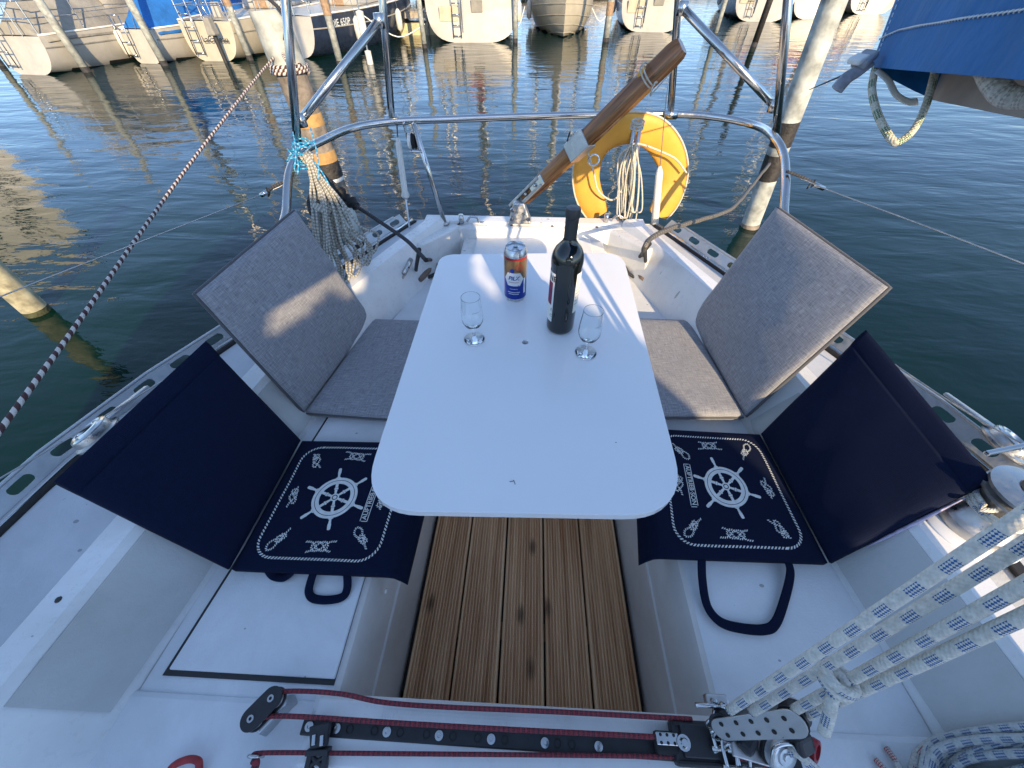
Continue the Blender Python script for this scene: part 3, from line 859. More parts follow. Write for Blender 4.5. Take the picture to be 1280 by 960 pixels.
slab(bm, outl, [hole], ZT, ZT-0.020)
bmesh.ops.recalc_face_normals(bm, faces=bm.faces)
me = bpy.data.meshes.new('tabletop'); bm.to_mesh(me); bm.free(); me.materials.append(M['table'])
top = link(bpy.data.objects.new('tabletop', me))
top.parent = tbl; top.location = (0, -0.9, -Z_SOLE)
md = top.modifiers.new('bevel', 'BEVEL'); md.width = 0.0025; md.segments = 2; md.limit_method = 'ANGLE'; md.angle_limit = R(60)
def under(o, root):
    o.parent = root; o.matrix_parent_inverse = Matrix.Identity(4)
    o.location = Vector(o.location) - Vector(root.location)
    return o
leg = MB().lathe([(0.11, 0.002), (0.11, 0.012), (0.035, 0.02), (0.033, 0.74), (0.09, 0.765), (0.09, 0.779), (0, 0.779)], 24, (0, 0, 0)).build('pedestal', M['alu'], tbl, smooth=True)
mb = MB()
mb.lathe([(0.0155, -0.0195), (0.0155, -0.019), (0.0, -0.019)], 16, V(hole_c.x, hole_c.y-0.9, ZT-Z_SOLE)).build('hole_plate', M['rubber'], tbl)
sc_ = MB()
for (u, v, ln, an) in ((637, 602, 0.008, 0.2), (642, 600, 0.010, -1.2), (769, 553, 0.003, 0)):
    p = P(u, v, ZT+0.0003) - V(0, 0.9, Z_SOLE)
    sc_.bar(p, p+V(math.cos(an)*ln, math.sin(an)*ln, 0), 0.0012, 0.0005)
sc_.build('scratch', M['dark_gap'], tbl)

# ================================================================== text on curved or flat surfaces
def text_mesh(body, size, bold_off=0.0, shear=0.0):
    cu = bpy.data.curves.new('lettering', 'FONT'); cu.body = body; cu.size = size
    cu.align_x = 'CENTER'; cu.align_y = 'CENTER'; cu.offset = bold_off; cu.shear = shear; cu.resolution_u = 3
    ob = bpy.data.objects.new('lettering', cu); col.objects.link(ob)
    dg = bpy.context.evaluated_depsgraph_get(); dg.update()
    me = bpy.data.meshes.new_from_object(ob.evaluated_get(dg))
    vs = [v.co.copy() for v in me.vertices]; fs = [tuple(p.vertices) for p in me.polygons]
    bpy.data.objects.remove(ob); bpy.data.curves.remove(cu); bpy.data.meshes.remove(me)
    return vs, fs

# ---- wine bottle
bc = P(699.5, 409, ZT)
bc.z = ZT+0.0005
bottle = thing('wine_bottle', 'tall dark red wine bottle with black capsule standing on the table', 'bottle', bc)
gb = NG('bottle_glass'); gb.base((0.004, 0.006, 0.006)).rough(0.04); gb.b.inputs['Coat Weight'].default_value = 0.5
M['bottle'] = gb.mat
gc = NG('bottle_capsule'); gc.base((0.035, 0.034, 0.034)).rough(0.42); M['capsule'] = gc.mat
HB = 0.335
body = [(0.0, 0.006), (0.028, 0.0), (0.035, 0.002), (0.0378, 0.009), (0.038, 0.02), (0.0382, 0.19), (0.0395, 0.205), (0.0395, 0.215), (0.037, 0.228), (0.031, 0.241), (0.022, 0.251), (0.0165, 0.259), (0.0148, 0.268), (0.0145, 0.300)]
MB().lathe(body, 40, (0, 0, 0)).build('glass_body', M['bottle'], bottle, smooth='all')
MB().lathe([(0.0150, 0.266), (0.0152, 0.300), (0.0152, 0.312), (0.0168, 0.314), (0.0168, 0.330), (0.0155, 0.334), (0.0, 0.335)], 28, (0, 0, 0)).build('capsule', M['capsule'], bottle, smooth=True)
M['label'] = mat_plain('paper_label', (0.74, 0.72, 0.66), 0.7, var=0.05)
M['maroon'] = mat_plain('maroon_print', (0.22, 0.02, 0.06), 0.6, var=0.5, nscale=90)
M['ink'] = mat_plain('black_ink', (0.012, 0.012, 0.018), 0.6)
def cyl_patch(a0, a1, z0, z1, r, mat, name, parent, c=V(0, 0, 0), n=16):
    mb = MB(); vs = []
    for i in range(n+1):
        a = R(a0+(a1-a0)*i/n)
        vs += [c+V(math.cos(a)*r, math.sin(a)*r, z0), c+V(math.cos(a)*r, math.sin(a)*r, z1)]
    mb.add(vs, [(2*i, 2*i+2, 2*i+3, 2*i+1) for i in range(n)])
    return mb.build(name, mat, parent, smooth='all')
fl = cyl_patch(120, 225, 0.040, 0.185, 0.0387, M['label'], 'front_label', bottle)
cyl_patch(140, 216, 0.092, 0.158, 0.0389, M['maroon'], 'label_picture', fl)
bl = cyl_patch(-50, 50, 0.072, 0.188, 0.0387, M['label'], 'back_label', bottle)
def cyl_text(body, size, acen, z, r, mat, name, parent, bold=0.0, shear=0.0):
    vs, fs = text_mesh(body, size, bold, shear)
    out = [V(math.cos(R(acen)+q.x/r)*r, math.sin(R(acen)+q.x/r)*r, z+q.y) for q in vs]
    return MB().add(out, fs).build(name, mat, parent)
cyl_text('NE', 0.022, 212, 0.169, 0.0390, M['ink'], 'label_lettering', fl, 0.0006)
cyl_text('E', 0.012, 219, 0.078, 0.0390, M['ink'], 'label_lettering', fl)
cyl_text('C', 0.012, 219, 0.060, 0.0390, M['ink'], 'label_lettering', fl)
for z in (0.150, 0.140, 0.130, 0.118, 0.108, 0.098):
    cyl_patch(-47, 40, z, z+0.0012, 0.0389, M['ink'], 'label_rule', bl, n=8)

# ---- beer can
kc = P(644, 371, ZT); kc.z = ZT+0.0005
can = thing('beer_can', 'half litre beer can, gold top, blue bottom and white badge', 'can', kc)
M['can_al'] = mat_metal('can_aluminium', (0.62, 0.63, 0.65), 0.25)
def mat_can(name, c, r=0.28, wood=False):
    g = NG(name); 
    if wood:
        f = g.noise(g.coord(scale=(60, 60, 6)), 1.5, 6, 0.6)
        g.base(g.ramp(f, [(0.35, (0.11, 0.065, 0.03)), (0.65, (0.30, 0.19, 0.085))]))
    else: g.base(c)
    g.rough(r); g.b.inputs['Metallic'].default_value = 0.45
    return g.mat
M['c_gold'] = mat_can('can_gold_print', None, wood=True)
M['c_red'] = mat_can('can_red_print', (0.42, 0.03, 0.025))
M['c_blue'] = mat_can('can_blue_print', (0.008, 0.035, 0.27))
M['c_white'] = mat_can('can_white_print', (0.78, 0.78, 0.76), 0.35)
r_ = 0.0331
can_body = MB()
can_body.lathe([(0.0, 0.004), (0.022, 0.003), (0.024, 0.0), (0.027, 0.001), (0.0325, 0.010), (r_, 0.013)], 36, mi=0)
can_body.lathe([(r_, 0.013), (r_, 0.078)], 36, mi=1)
can_body.lathe([(r_, 0.078), (r_, 0.138)], 36, mi=2)
can_body.lathe([(r_, 0.138), (0.0328, 0.145)], 36, mi=3)
can_body.lathe([(0.0328, 0.145), (0.0325, 0.149), (0.0290, 0.160), (0.0268, 0.164), (0.0275, 0.167), (0.0268, 0.168), (0.0255, 0.1665), (0.0245, 0.1625), (0.0, 0.1630)], 36, mi=0)
cb_ = can_body.build('can_body', [M['can_al'], M['c_blue'], M['c_gold'], M['c_red']], can, smooth=True)
tabm = MB()
tabm.tube(spline([V(0.0+0.008*math.cos(a*math.pi/6), -0.008+0.010*math.sin(a*math.pi/6), 0.1655) for a in range(12)], 2, True), 0.0014, 6, closed=True)
tabm.box((0, 0.004, 0.1650), (0.010, 0.012, 0.0014)); tabm.build('ring_pull', M['can_al'], can, smooth='all')
def cyl_poly(pts, r, acen, z, name, mat, parent):
    # fan polygon subdivided finely so it follows the curve
    n = len(pts); rings = 5
    vs = []
    for k in range(rings+1):
        for (x, y) in pts: vs.append((x*k/rings, y*k/rings))
    out = [V(math.cos(R(acen)+x/r)*r, math.sin(R(acen)+x/r)*r, z+y) for x, y in vs]
    fs = [(k*n+i, k*n+(i+1) % n, (k+1)*n+(i+1) % n, (k+1)*n+i) for k in range(rings) for i in range(n)]
    return MB().add(out, fs).build(name, mat, parent, smooth='all')
def hexpts(w_, h_):
    c = [(-w_, 0), (-w_*0.62, -h_), (w_*0.62, -h_), (w_, 0), (w_*0.62, h_), (-w_*0.62, h_)]
    out = []
    for i in range(6):
        a, b = c[i], c[(i+1) % 6]
        for k in range(4): out.append((a[0]+(b[0]-a[0])*k/4, a[1]+(b[1]-a[1])*k/4))
    return out
badge = cyl_poly(hexpts(0.030, 0.021), r_+0.0003, -96, 0.080, 'can_badge', M['c_white'], can)
cyl_text('PiLZ', 0.0172, -97, 0.084, r_+0.0006, M['c_blue'], 'can_lettering', badge, 0.0005, 0.25)
for x in range(-5, 6):
    cyl_patch(-96+x*4.6-1.4, -96+x*4.6+1.4, 0.070, 0.0722, r_+0.0006, M['c_red'], 'badge_dash', badge, n=2)
circ = [(0.012*math.cos(a*math.pi/12), 0.012*math.sin(a*math.pi/12)) for a in range(24)]
em = cyl_poly(circ, r_+0.0002, -70, 0.117, 'can_emblem', M['c_red'], can)
cyl_poly([(x*0.86, y*0.86) for x, y in circ], r_+0.0004, -70, 0.117, 'emblem_field', M['c_gold'], em)
for a in range(3):
    an = a*math.pi/3
    p = [(0.0095*math.cos(an)-0.0009*math.sin(an), 0.0095*math.sin(an)+0.0009*math.cos(an)), (-0.0095*math.cos(an)-0.0009*math.sin(an), -0.0095*math.sin(an)+0.0009*math.cos(an)), (-0.0095*math.cos(an)+0.0009*math.sin(an), -0.0095*math.sin(an)-0.0009*math.cos(an)), (0.0095*math.cos(an)+0.0009*math.sin(an), 0.0095*math.sin(an)-0.0009*math.cos(an))]
    cyl_poly(p, r_+0.0006, -70, 0.117, 'emblem_spoke', M['c_red'], em)
cyl_poly([(x*0.55, y*0.55) for x, y in circ], r_+0.0005, -104, 0.108, 'can_star', M['c_blue'], can)
for zz, w_ in ((0.047, 22), (0.036, 30), (0.030, 26)):
    for k in range(-int(w_/6), int(w_/6)+1):
        cyl_patch(-96+k*6-1.8, -96+k*6+1.8, zz, zz+0.0028, r_+0.0003, M['c_white'] if zz < 0.04 else M['can_al'], 'small_print', can, n=2)
for z in (0.03, 0.05): cyl_patch(-42, -30, z, z+0.03, r_+0.0003, M['c_white'], 'side_panel', can, n=4)

# ---- glasses
def wine_glass(px, label):
    c = P(px[0], px[1], ZT); c.z = ZT+0.0006
    g = thing('wine_glass', label, 'glass', c, 0, 'small tasting glasses on the table')
    outer = [(0.0, 0.0), (0.027, 0.0), (0.0282, 0.001), (0.0275, 0.0022), (0.012, 0.005), (0.0055, 0.009), (0.0040, 0.014), (0.0038, 0.030), (0.0052, 0.038), (0.012, 0.044), (0.0225, 0.053), (0.0280, 0.066), (0.0287, 0.078), (0.0275, 0.098), (0.0248, 0.125), (0.02415, 0.1355), (0.02400, 0.1368), (0.0238, 0.1371)]
    inner = [(0.0236, 0.1371), (0.0234, 0.1368), (0.02355, 0.1355), (0.0242, 0.125), (0.0268, 0.098), (0.0279, 0.078), (0.0272, 0.067), (0.0217, 0.0545), (0.010, 0.0465), (0.0, 0.0455)]
    MB().lathe(outer+inner, 36).build('goblet', M['glass'], g, smooth='all')
    return g
g1 = wine_glass((593, 424), 'empty stemmed glass left of the beer can')
g2 = wine_glass((732, 441), 'empty stemmed glass right of the wine bottle')
# thin measuring tick on each glass
for g in (g1, g2): cyl_patch(-80, -35, 0.105, 0.1058, 0.0272, M['ink'], 'fill_line', g, n=6)

# ================================================================== folding cushion seats
def pad(name, quad, th, mat, parent, n=22, puff=0.012, edge=0.0, seam=None, wr=0.004, wf=5.0, pipe=None, side=None, seed=0.0, droop=None, sag=0.0, flare=0.0):
    A, B, Cc, D = quad
    nrm = (B-A).cross(D-A).normalized()
    if nrm.dot(side) < 0: nrm = -nrm
    lu, lv = (B-A).length, (D-A).length
    def base(s, t):
        p = A*(1-s)*(1-t) + B*s*(1-t) + Cc*s*t + D*(1-s)*t
        q = mnoise.noise(p*wf+V(seed, 0, 0))*wr + mnoise.noise(p*wf*3.1+V(0, seed, 0))*wr*0.35
        if droop: p = p + droop(s, t)
        p = p - nrm*sag*math.sin(math.pi*s)*math.sin(math.pi*min(1, t))
        return p, q
    def env(s, t):
        e = 1.0
        for x in (s, t): e *= max(0.0, 1-abs(2*x-1)**7)
        e = e**0.5
        if seam is not None and t > seam:
            k = (t-seam)/(1-seam)
            e = 0.28*math.sin(math.pi*min(1, k+0.0))**0.5 if k < 1 else 0
        return e
    def topf(s, t, off=0.0):
        p, q = base(s, t); e = env(s, t)
        return p + nrm*(th*0.30 + puff*e + q*(0.4+e) + off)
    def botf(s, t):
        p, q = base(s, t); e = env(s, t)
        return p - nrm*(th*0.30 + puff*0.5*e) + nrm*q*0.6
    mb = MB(); vs = []; N = n+1
    sample = [ (math.sin((i/n-0.5)*math.pi)*0.5+0.5)*0.35 + 0.65*i/n for i in range(N)]
    tsamp = list(sample)
    if seam is not None: tsamp = sorted(sample[:-1] + [seam-0.008, seam, seam+0.008, 1.0])
    Nt = len(tsamp)
    for t in tsamp:
        for s in sample: vs.append(topf(s, t))
    for t in tsamp:
        for s in sample: vs.append(botf(s, t))
    fs = []; uvs = []
    def uvq(i, j): return (sample[i]*lu, tsamp[j]*lv)
    off = N*Nt
    for j in range(Nt-1):
        for i in range(N-1):
            a = j*N+i
            fs.append((a, a+1, a+N+1, a+N)); uvs.append([uvq(i, j), uvq(i+1, j), uvq(i+1, j+1), uvq(i, j+1)])
            fs.append((off+a, off+a+N, off+a+N+1, off+a+1)); uvs.append([uvq(i, j), uvq(i, j+1), uvq(i+1, j+1), uvq(i+1, j)])
    ring = [(i, 0) for i in range(N)] + [(N-1, j) for j in range(1, Nt)] + [(i, Nt-1) for i in range(N-2, -1, -1)] + [(0, j) for j in range(Nt-2, 0, -1)]
    for k in range(len(ring)):
        (i0, j0), (i1, j1) = ring[k], ring[(k+1) % len(ring)]
        a, b = j0*N+i0, j1*N+i1
        fs.append((a, off+a, off+b, b)); uvs.append([uvq(i0, j0), (uvq(i0, j0)[0]+0.01, uvq(i0, j0)[1]), (uvq(i1, j1)[0]+0.01, uvq(i1, j1)[1]), uvq(i1, j1)])
    mb.add(vs, fs, 0, uvs)
    o = mb.build(name, mat, parent, smooth='all')
    if pipe:
        pr, pm = pipe
        pts = [(topf(sample[i], tsamp[j])+botf(sample[i], tsamp[j]))/2 for i, j in ring]
        MB().tube(pts, pr, 8, closed=True).build('piping', pm, o, smooth='all')
    return o, topf

ZC = Z_SEAT+0.035
# grey pair
def grey_chair(label, hf, hr, tf, trr, sx, seed):
    c = thing('folding_cushion_chair', label, 'cushion chair', (0, 0, 0), 0, 'grey folding cushion seats')
    HF, HR = P(hf[0], hf[1], ZC+0.005), P(hr[0], hr[1], ZC+0.005)
    TF, TR = PT(*tf), PT(*trr)
    inner = V(-sx*0.47, 0.0, 0.0)
    sq = [HF, HR, HR+inner+V(0, 0.0, 0), HF+inner+V(0, -0.02, 0)]
    pad('seat_pad', sq, 0.045, M['grey_fab'], c, puff=0.012, pipe=(0.005, M['piping']), side=V(0, 0, 1), seed=seed, wr=0.003)
    bq = [HF+V(sx*0.01, 0, 0.01), HR+V(sx*0.01, 0, 0.01), TR, TF]
    pad('backrest_pad', bq, 0.028, M['grey_fab'], c, puff=0.009, pipe=(0.006, M['piping']), side=V(-sx, 0, 0.3), seed=seed+3, wr=0.004, sag=-0.01)
    return c
grey_chair('grey folding cushion seat left of the table with a sunlit patch', (384, 517), (467, 402), (243, 368, 1.0), (367, 264, 1.28), -1, 1.0)
grey_chair('grey folding cushion seat right of the table below the yellow lifebuoy', (928, 522), (860, 403), (1112, 360, 1.0), (972, 260, 1.27), 1, 9.0)

# ---- print for the navy seats, drawn with the hinge at the top: a to the right, b up, unit square
def ribbon(mb, pts, w_, f, dash=None, closed=False, sp=6):
    p = spline([V(x, y, 0) for x, y in pts], sp, closed) if sp > 1 else [V(x, y, 0) for x, y in pts]
    if closed: p = p + [p[0]]
    acc = 0.0; out = []
    # resample evenly
    step = (dash or 0.02)/2 if dash else 0.02
    q = [p[0]]; rest = 0.0
    for a, b in zip(p, p[1:]):
        L = (b-a).length
        if L < 1e-9: continue
        t = step-rest
        while t <= L:
            q.append(a.lerp(b, t/L)); t += step
        rest = L-(t-step)
    if len(q) < 2: return
    for i in range(len(q)-1):
        d = (q[i+1]-q[i]).normalized(); n_ = V(-d.y, d.x, 0)
        if dash:
            if i % 2: continue
            sk = d*step*0.55
            e = d*step*0.70
            a, b = q[i]-n_*w_/2-sk-e*0.2, q[i]-n_*w_/2-sk+e*1.3
            c2, d2 = q[i]+n_*w_/2+sk+e*1.3, q[i]+n_*w_/2+sk-e*0.2
            quad = [a, b, c2, d2]
        else:
            quad = [q[i]-n_*w_/2, q[i+1]-n_*w_/2, q[i+1]+n_*w_/2, q[i]+n_*w_/2]
        mb.add([f(v.x, v.y) for v in quad], [(0, 1, 2, 3)])

KN = {
 'eight': [(-1.0, -0.1), (-0.5, 0.0), (0.0, 0.32), (0.45, 0.0), (0.0, -0.32), (-0.45, 0.05), (-0.7, 0.3), (-0.3, 0.42), (0.1, 0.0), (0.55, -0.35), (0.75, 0.0), (0.4, 0.25), (0.2, 0.0), (0.5, -0.05), (1.1, 0.1)],
 'bowline': [(-1.0, -0.15), (-0.3, 0.0), (0.1, 0.28), (0.4, 0.0), (0.05, -0.28), (-0.25, 0.05), (0.2, 0.12), (0.8, 0.36), (1.25, 0.1), (0.9, -0.3), (0.3, -0.2), (-0.1, 0.22), (-0.45, 0.2), (-0.35, -0.2), (0.1, -0.1)],
 'reef': [(-1.1, -0.35), (-0.6, -0.28), (-0.1, 0.2), (0.4, 0.3), (0.6, 0.0), (0.4, -0.3), (-0.1, -0.22), (-0.5, 0.25), (-1.0, 0.4)],
 'reef2': [(1.1, -0.35), (0.6, -0.28), (0.1, 0.2), (-0.4, 0.3), (-0.6, 0.0), (-0.4, -0.3), (0.1, -0.22), (0.5, 0.25), (1.0, 0.4)],
}
def knot(mb, f, kind, cx, cy, sc_, an, fl_=1):
    ca, sa = math.cos(R(an)), math.sin(R(an))
    for kk in ([kind] if kind != 'reef' else ['reef', 'reef2']):
        pts = [(cx+(x*ca-y*fl_*sa)*sc_, cy+(x*sa+y*fl_*ca)*sc_) for x, y in KN[kk]]
        ribbon(mb, pts, 0.0125, f, dash=0.014)
def navy_print(f, parent):
    # rope border
    mb = MB()
    pts = []
    x0, x1, y0, y1, r = 0.075, 0.925, 0.10, 0.93, 0.13
    for cx, cy, a0 in ((x1-r, y1-r, 0), (x0+r, y1-r, 90), (x0+r, y0+r, 180), (x1-r, y0+r, 270)):
        for k in range(9):
            a = R(a0+90*k/8); pts.append((cx+r*math.cos(a), cy+r*math.sin(a)))
    # denser straight sides
    dense = []
    for (ax, ay), (bx, by) in zip(pts, pts[1:]+pts[:1]):
        L = math.hypot(bx-ax, by-ay); m = max(1, int(L/0.05))
        for k in range(m): dense.append((ax+(bx-ax)*k/m, ay+(by-ay)*k/m))
    ribbon(mb, dense, 0.016, f, dash=0.022, closed=True, sp=1)
    mb.build('rope_border_print', M['print'], parent)
    # ship's wheel
    mb = MB()
    cx, cy = 0.50, 0.535
    def ring(r0, r1, n=40):
        vs = []
        for k in range(n):
            a = 2*math.pi*k/n
            vs += [f(cx+r0*math.cos(a), cy+r0*math.sin(a)), f(cx+r1*math.cos(a), cy+r1*math.sin(a))]
        mb.add(vs, [(2*k, (2*k+2) % (2*n), (2*k+3) % (2*n), 2*k+1) for k in range(n)])
    ring(0.108, 0.134); ring(0.138, 0.158); ring(0.0, 0.014, 12); ring(0.020, 0.030, 20)
    for k in range(6):
        a = R(12+60*k); ca, sa = math.cos(a), math.sin(a)
        def seg(r0, r1, w0, w1):
            mb.add([f(cx+r0*ca-w0*sa, cy+r0*sa+w0*ca), f(cx+r0*ca+w0*sa, cy+r0*sa-w0*ca), f(cx+r1*ca+w1*sa, cy+r1*sa-w1*ca), f(cx+r1*ca-w1*sa, cy+r1*sa+w1*ca)], [(0, 1, 2, 3)])
        seg(0.028, 0.06, 0.007, 0.010); seg(0.062, 0.075, 0.014, 0.014); seg(0.077, 0.108, 0.010, 0.010)
        seg(0.158, 0.168, 0.020, 0.008); seg(0.168, 0.20, 0.007, 0.010); seg(0.20, 0.236, 0.012, 0.011); seg(0.236, 0.242, 0.011, 0.005)
    mb.build('ships_wheel_print', M['print'], parent)
    # knots round the border
    for kind, x, y, s_, an, fl_ in (('eight', 0.80, 0.80, 0.075, 35, 1), ('eight', 0.50, 0.845, 0.075, 0, -1), ('bowline', 0.20, 0.79, 0.072, 140, 1),
                               ('reef', 0.845, 0.50, 0.085, 85, 1), ('reef', 0.155, 0.50, 0.085, 92, 1),
                               ('bowline', 0.80, 0.235, 0.072, -40, -1), ('bowline', 0.215, 0.235, 0.072, 45, -1), ('eight', 0.50, 0.185, 0.075, 180, 1)):
        mb = MB(); knot(mb, f, kind, x, y, s_*1.08, an, fl_)
        mb.build('knot_print', M['print'], parent)
    # maker's box
    mb = MB()
    bx0, bx1, by0, by1 = 0.335, 0.665, 0.245, 0.293
    ribbon(mb, [(bx0, by0), (bx1, by0)], 0.005, f, sp=1); ribbon(mb, [(bx0, by1), (bx1, by1)], 0.005, f, sp=1)
    ribbon(mb, [(bx0, by0), (bx0, by1)], 0.005, f, sp=1); ribbon(mb, [(bx1, by0), (bx1, by1)], 0.005, f, sp=1)
    vs, fs = text_mesh('AUFTRIEB·SON', 0.055, 0.0008)
    xs = [q.x for q in vs]; k = 0.305/(max(xs)-min(xs))
    mb.add([f(0.5+q.x*k, 0.269+q.y*k*1.0) for q in vs], fs)
    mb.build('lettering_print', M['print'], parent)

def navy_chair(label, HF, HR, IR, IF, TR, TF, sx, seed):
    c = thing('folding_cushion_chair', label, 'cushion chair', (0, 0, 0), 0, 'navy folding cushion seats')
    def droop(s, t):
        return V(0, 0, -0.06*max(0, (t-0.93)/0.07)**1.5)
    seat, topf = pad('seat_pad', [HF, HR, IR, IF], 0.030, M['navy'], c, n=26, puff=0.010, side=V(0, 0, 1), seed=seed, wr=0.003, droop=droop)
    bq = [HF+V(sx*0.008, 0, 0.008), HR+V(sx*0.008, 0, 0.008), TR, TF]
    pad('backrest_pad', bq, 0.026, M['navy'], c, n=26, puff=0.012, side=V(-sx, 0, 0.6), seed=seed+2, seam=0.87, wr=0.007, wf=4, sag=-0.012)
    # a: to the right with the hinge up; left chair: right = +Y (rear), right chair: right = -Y (front)
    def f(a, b):
        s = a if sx < 0 else 1-a
        t = (1-b)*0.90+0.02
        return topf(s, t, 0.0014)
    navy_print(f, seat)
    return c
def strap_loop(parent, pts, w_, thk=0.003):
    p = spline(pts, 8)
    MB().tube(p, w_/2, 8, flat=(0.22, 1.0), upv=(0.15, -0.1, 1)).build('carry_strap', M['navy'], parent, smooth='all')

hfL, hrL = P(292, 713, ZC), P(379, 553, ZC)
ifL, irL = P(503, 722, ZC), P(545, 556, ZC)
nl = navy_chair('navy folding cushion seat with white knot print at lower left', hfL, hrL, irL, ifL, PT(256, 428, 1.06), PT(67, 603, 0.84), -1, 21.0)
hfR, hrR = P(1032, 705, ZC), P(948, 545, ZC)
ifR, irR = P(806, 697, ZC), P(798, 537, ZC)
nr = navy_chair('navy folding cushion seat with white knot print at lower right', hfR, hrR, irR, ifR, PT(1084, 414, 1.07), PT(1241, 600, 0.84), 1, 33.0)
zs = Z_SEAT+0.006
strap_loop(nl, [P(392, 716, ZC), P(388, 728, zs+0.02), P(386, 740, zs+0.012), P(392, 748, zs+0.012), P(410, 750, zs+0.012), P(428, 746, zs+0.012), P(434, 735, zs+0.015), P(434, 718, ZC)], 0.020)
strap_loop(nl, [P(335, 712, ZC), P(342, 720, zs+0.012), P(355, 722, zs+0.012), P(366, 714, ZC)], 0.02)
strap_loop(nr, [P(877, 697, ZC), P(878, 725, zs+0.02), P(884, 757, zs+0.012), P(900, 777, zs+0.010), P(925, 785, zs+0.010), P(955, 787, zs+0.010), P(970, 778, zs+0.010), P(982, 745, zs+0.012), P(988, 715, zs+0.02), P(983, 698, ZC)], 0.023)
# light edge trim on the near edge of the right backrest
tr_a, tr_b = hfR.lerp(PT(1241, 600, 0.84), 0.28), hfR.lerp(PT(1241, 600, 0.84), 0.86)
mb = MB(); pts = [tr_a.lerp(tr_b, i/16) + V(0.002, -0.006, -0.010) + V(0, 0, 0.004*mnoise.noise(V(i*0.9, 3, 1))) for i in range(17)]
M['lining'] = mat_plain('pale_lilac_lining', (0.42, 0.38, 0.50), 0.7, var=0.35, nscale=50, bump=0.6, bscale=60, bdist=0.004)
mb.tube(pts, [0.003+0.006*math.sin(math.pi*(i+0.5)/17)+0.002*mnoise.noise(V(i*1.3, 0, 0)) for i in range(17)], 8, flat=(1, 0.5)).build('edge_lining', M['lining'], nr, smooth='all')

# ================================================================== tiller
t0, t1 = PT(652, 252, 1.99), PT(853, 57, 1.30)
til = thing('tiller', 'raised varnished wooden tiller with steel fitting leaning up from the transom', 'tiller', (0, 0, 0))
dt = (t1-t0).normalized()
sd = dt.cross(V(0, -0.75, 0.66)).normalized(); upn = sd.cross(dt)
def bar_uv(mb, stations):
    vs = []; L = 0; Ls = []
    for (p, w_, h_) in stations:
        for x, y in ((-1, -0.6), (-0.6, -1), (0.6, -1), (1, -0.6), (1, 0.6), (0.6, 1), (-0.6, 1), (-1, 0.6)):
            vs.append(p + sd*x*w_/2 + upn*y*h_/2)
        Ls.append((p-stations[0][0]).length)
    fs = []; uvs = []
    for i in range(len(stations)-1):
        for k in range(8):
            k2 = (k+1) % 8
            fs.append((i*8+k, i*8+k2, (i+1)*8+k2, (i+1)*8+k)); a = k*0.02; b = (k+1)*0.02
            uvs.append([(a, Ls[i]), (b, Ls[i]), (b, Ls[i+1]), (a, Ls[i+1])])
    fs += [tuple(range(8))[::-1], tuple((len(stations)-1)*8+k for k in range(8))]; uvs += [None, None]
    return mb.add(vs, fs, 0, uvs)
LT = (t1-t0).length
bar_uv(MB(), [(t0+dt*LT*k, w_, h_) for k, w_, h_ in ((0.03, 0.056, 0.045), (0.2, 0.070, 0.05), (0.5, 0.073, 0.05), (0.8, 0.072, 0.048), (0.96, 0.068, 0.046), (0.985, 0.063, 0.042), (1.0, 0.050, 0.034))]).build('wooden_shaft', M['tiller'], til, smooth=True)
pk = t0+dt*LT*0.455
a_, b_ = t0+dt*LT*0.40, t0+dt*LT*0.52
MB().bar(a_, b_, 0.082, 0.058, up=upn).build('steel_sleeve', M['steel_b'], til, bevel=0.003)
# cheek straps and gudgeon at the foot
for s in (-1, 1):
    MB().bar(t0-dt*0.06+sd*s*0.018+upn*0.02, t0+dt*0.17+sd*s*0.018+upn*0.02, 0.014, 0.030, up=upn).build('cheek_strap', M['steel_b'], til, bevel=0.003)
MB().bar(t0+dt*0.10, t0+dt*0.19, 0.046, 0.058, up=upn).build('foot_plate', M['steel'], til, bevel=0.004)
for k in (0.0, 0.07, 0.14):
    MB().lathe([(0, 0.012), (0.006, 0.011), (0.009, 0.004), (0.009, 0)], 10, t0+dt*k+upn*0.030, upn.to_track_quat('Z', 'Y').to_matrix()).build('bolt', M['steel'], til, smooth=True)
hb = P(650, 279, Z_TR+0.012)
hd = MB()
hd.hexa([hb+V(x, y, 0) for x, y in ((-0.062, -0.02), (0.062, -0.02), (0.062, 0.05), (-0.062, 0.05))], [hb+V(x, y, 0.105) for x, y in ((-0.035, -0.005), (0.02, -0.005), (0.02, 0.035), (-0.035, 0.035))])
hd.build('rudder_head', M['steel_b'], til, bevel=0.008)
for dx, dz in ((-0.045, 0.03), (-0.04, 0.075), (0.045, 0.03)):
    MB().lathe([(0, 0.010), (0.008, 0.010), (0.011, 0.004), (0.011, 0)], 12, hb+V(dx, -0.018, dz), V(0, -1, 0.1).to_track_quat('Z', 'Y').to_matrix()).build('bolt', M['steel'], til, smooth=True)
# extension rod along the tiller
e0 = PT(673, 228, 1.93); e1 = PT(803, 92, 1.40)
MB().tube([e0, e1], 0.0115, 12).build('extension_rod', M['steel'], til, smooth='all')
MB().tube([PT(655, 247, 1.98), PT(680, 220, 1.90)], [0.016, 0.019], 12).build('rubber_grip', M['rubber'], til, smooth='all')
MB().lathe([(0, -0.02), (0.013, -0.016), (0.016, 0), (0.012, 0.02), (0, 0.024)], 12, e1, dt.to_track_quat('Z', 'Y').to_matrix()).build('yellow_joint', M['yellow'], til, smooth=True)
lash = PT(807, 97, 1.385)
pts = [lash + sd*0.040*math.cos(a)+upn*0.034*math.sin(a)+dt*0.012*a/6.28 for a in [i*0.4 for i in range(33)]]
tag(rope('lashing', pts + [lash+sd*0.06-dt*0.01, PT(836, 93, 1.46), PT(838, 90, 1.50)], 0.0028, M['r_white'], None, 6, 2), 'thin white lashing tying the upper end of the tiller to the frame', 'rope')
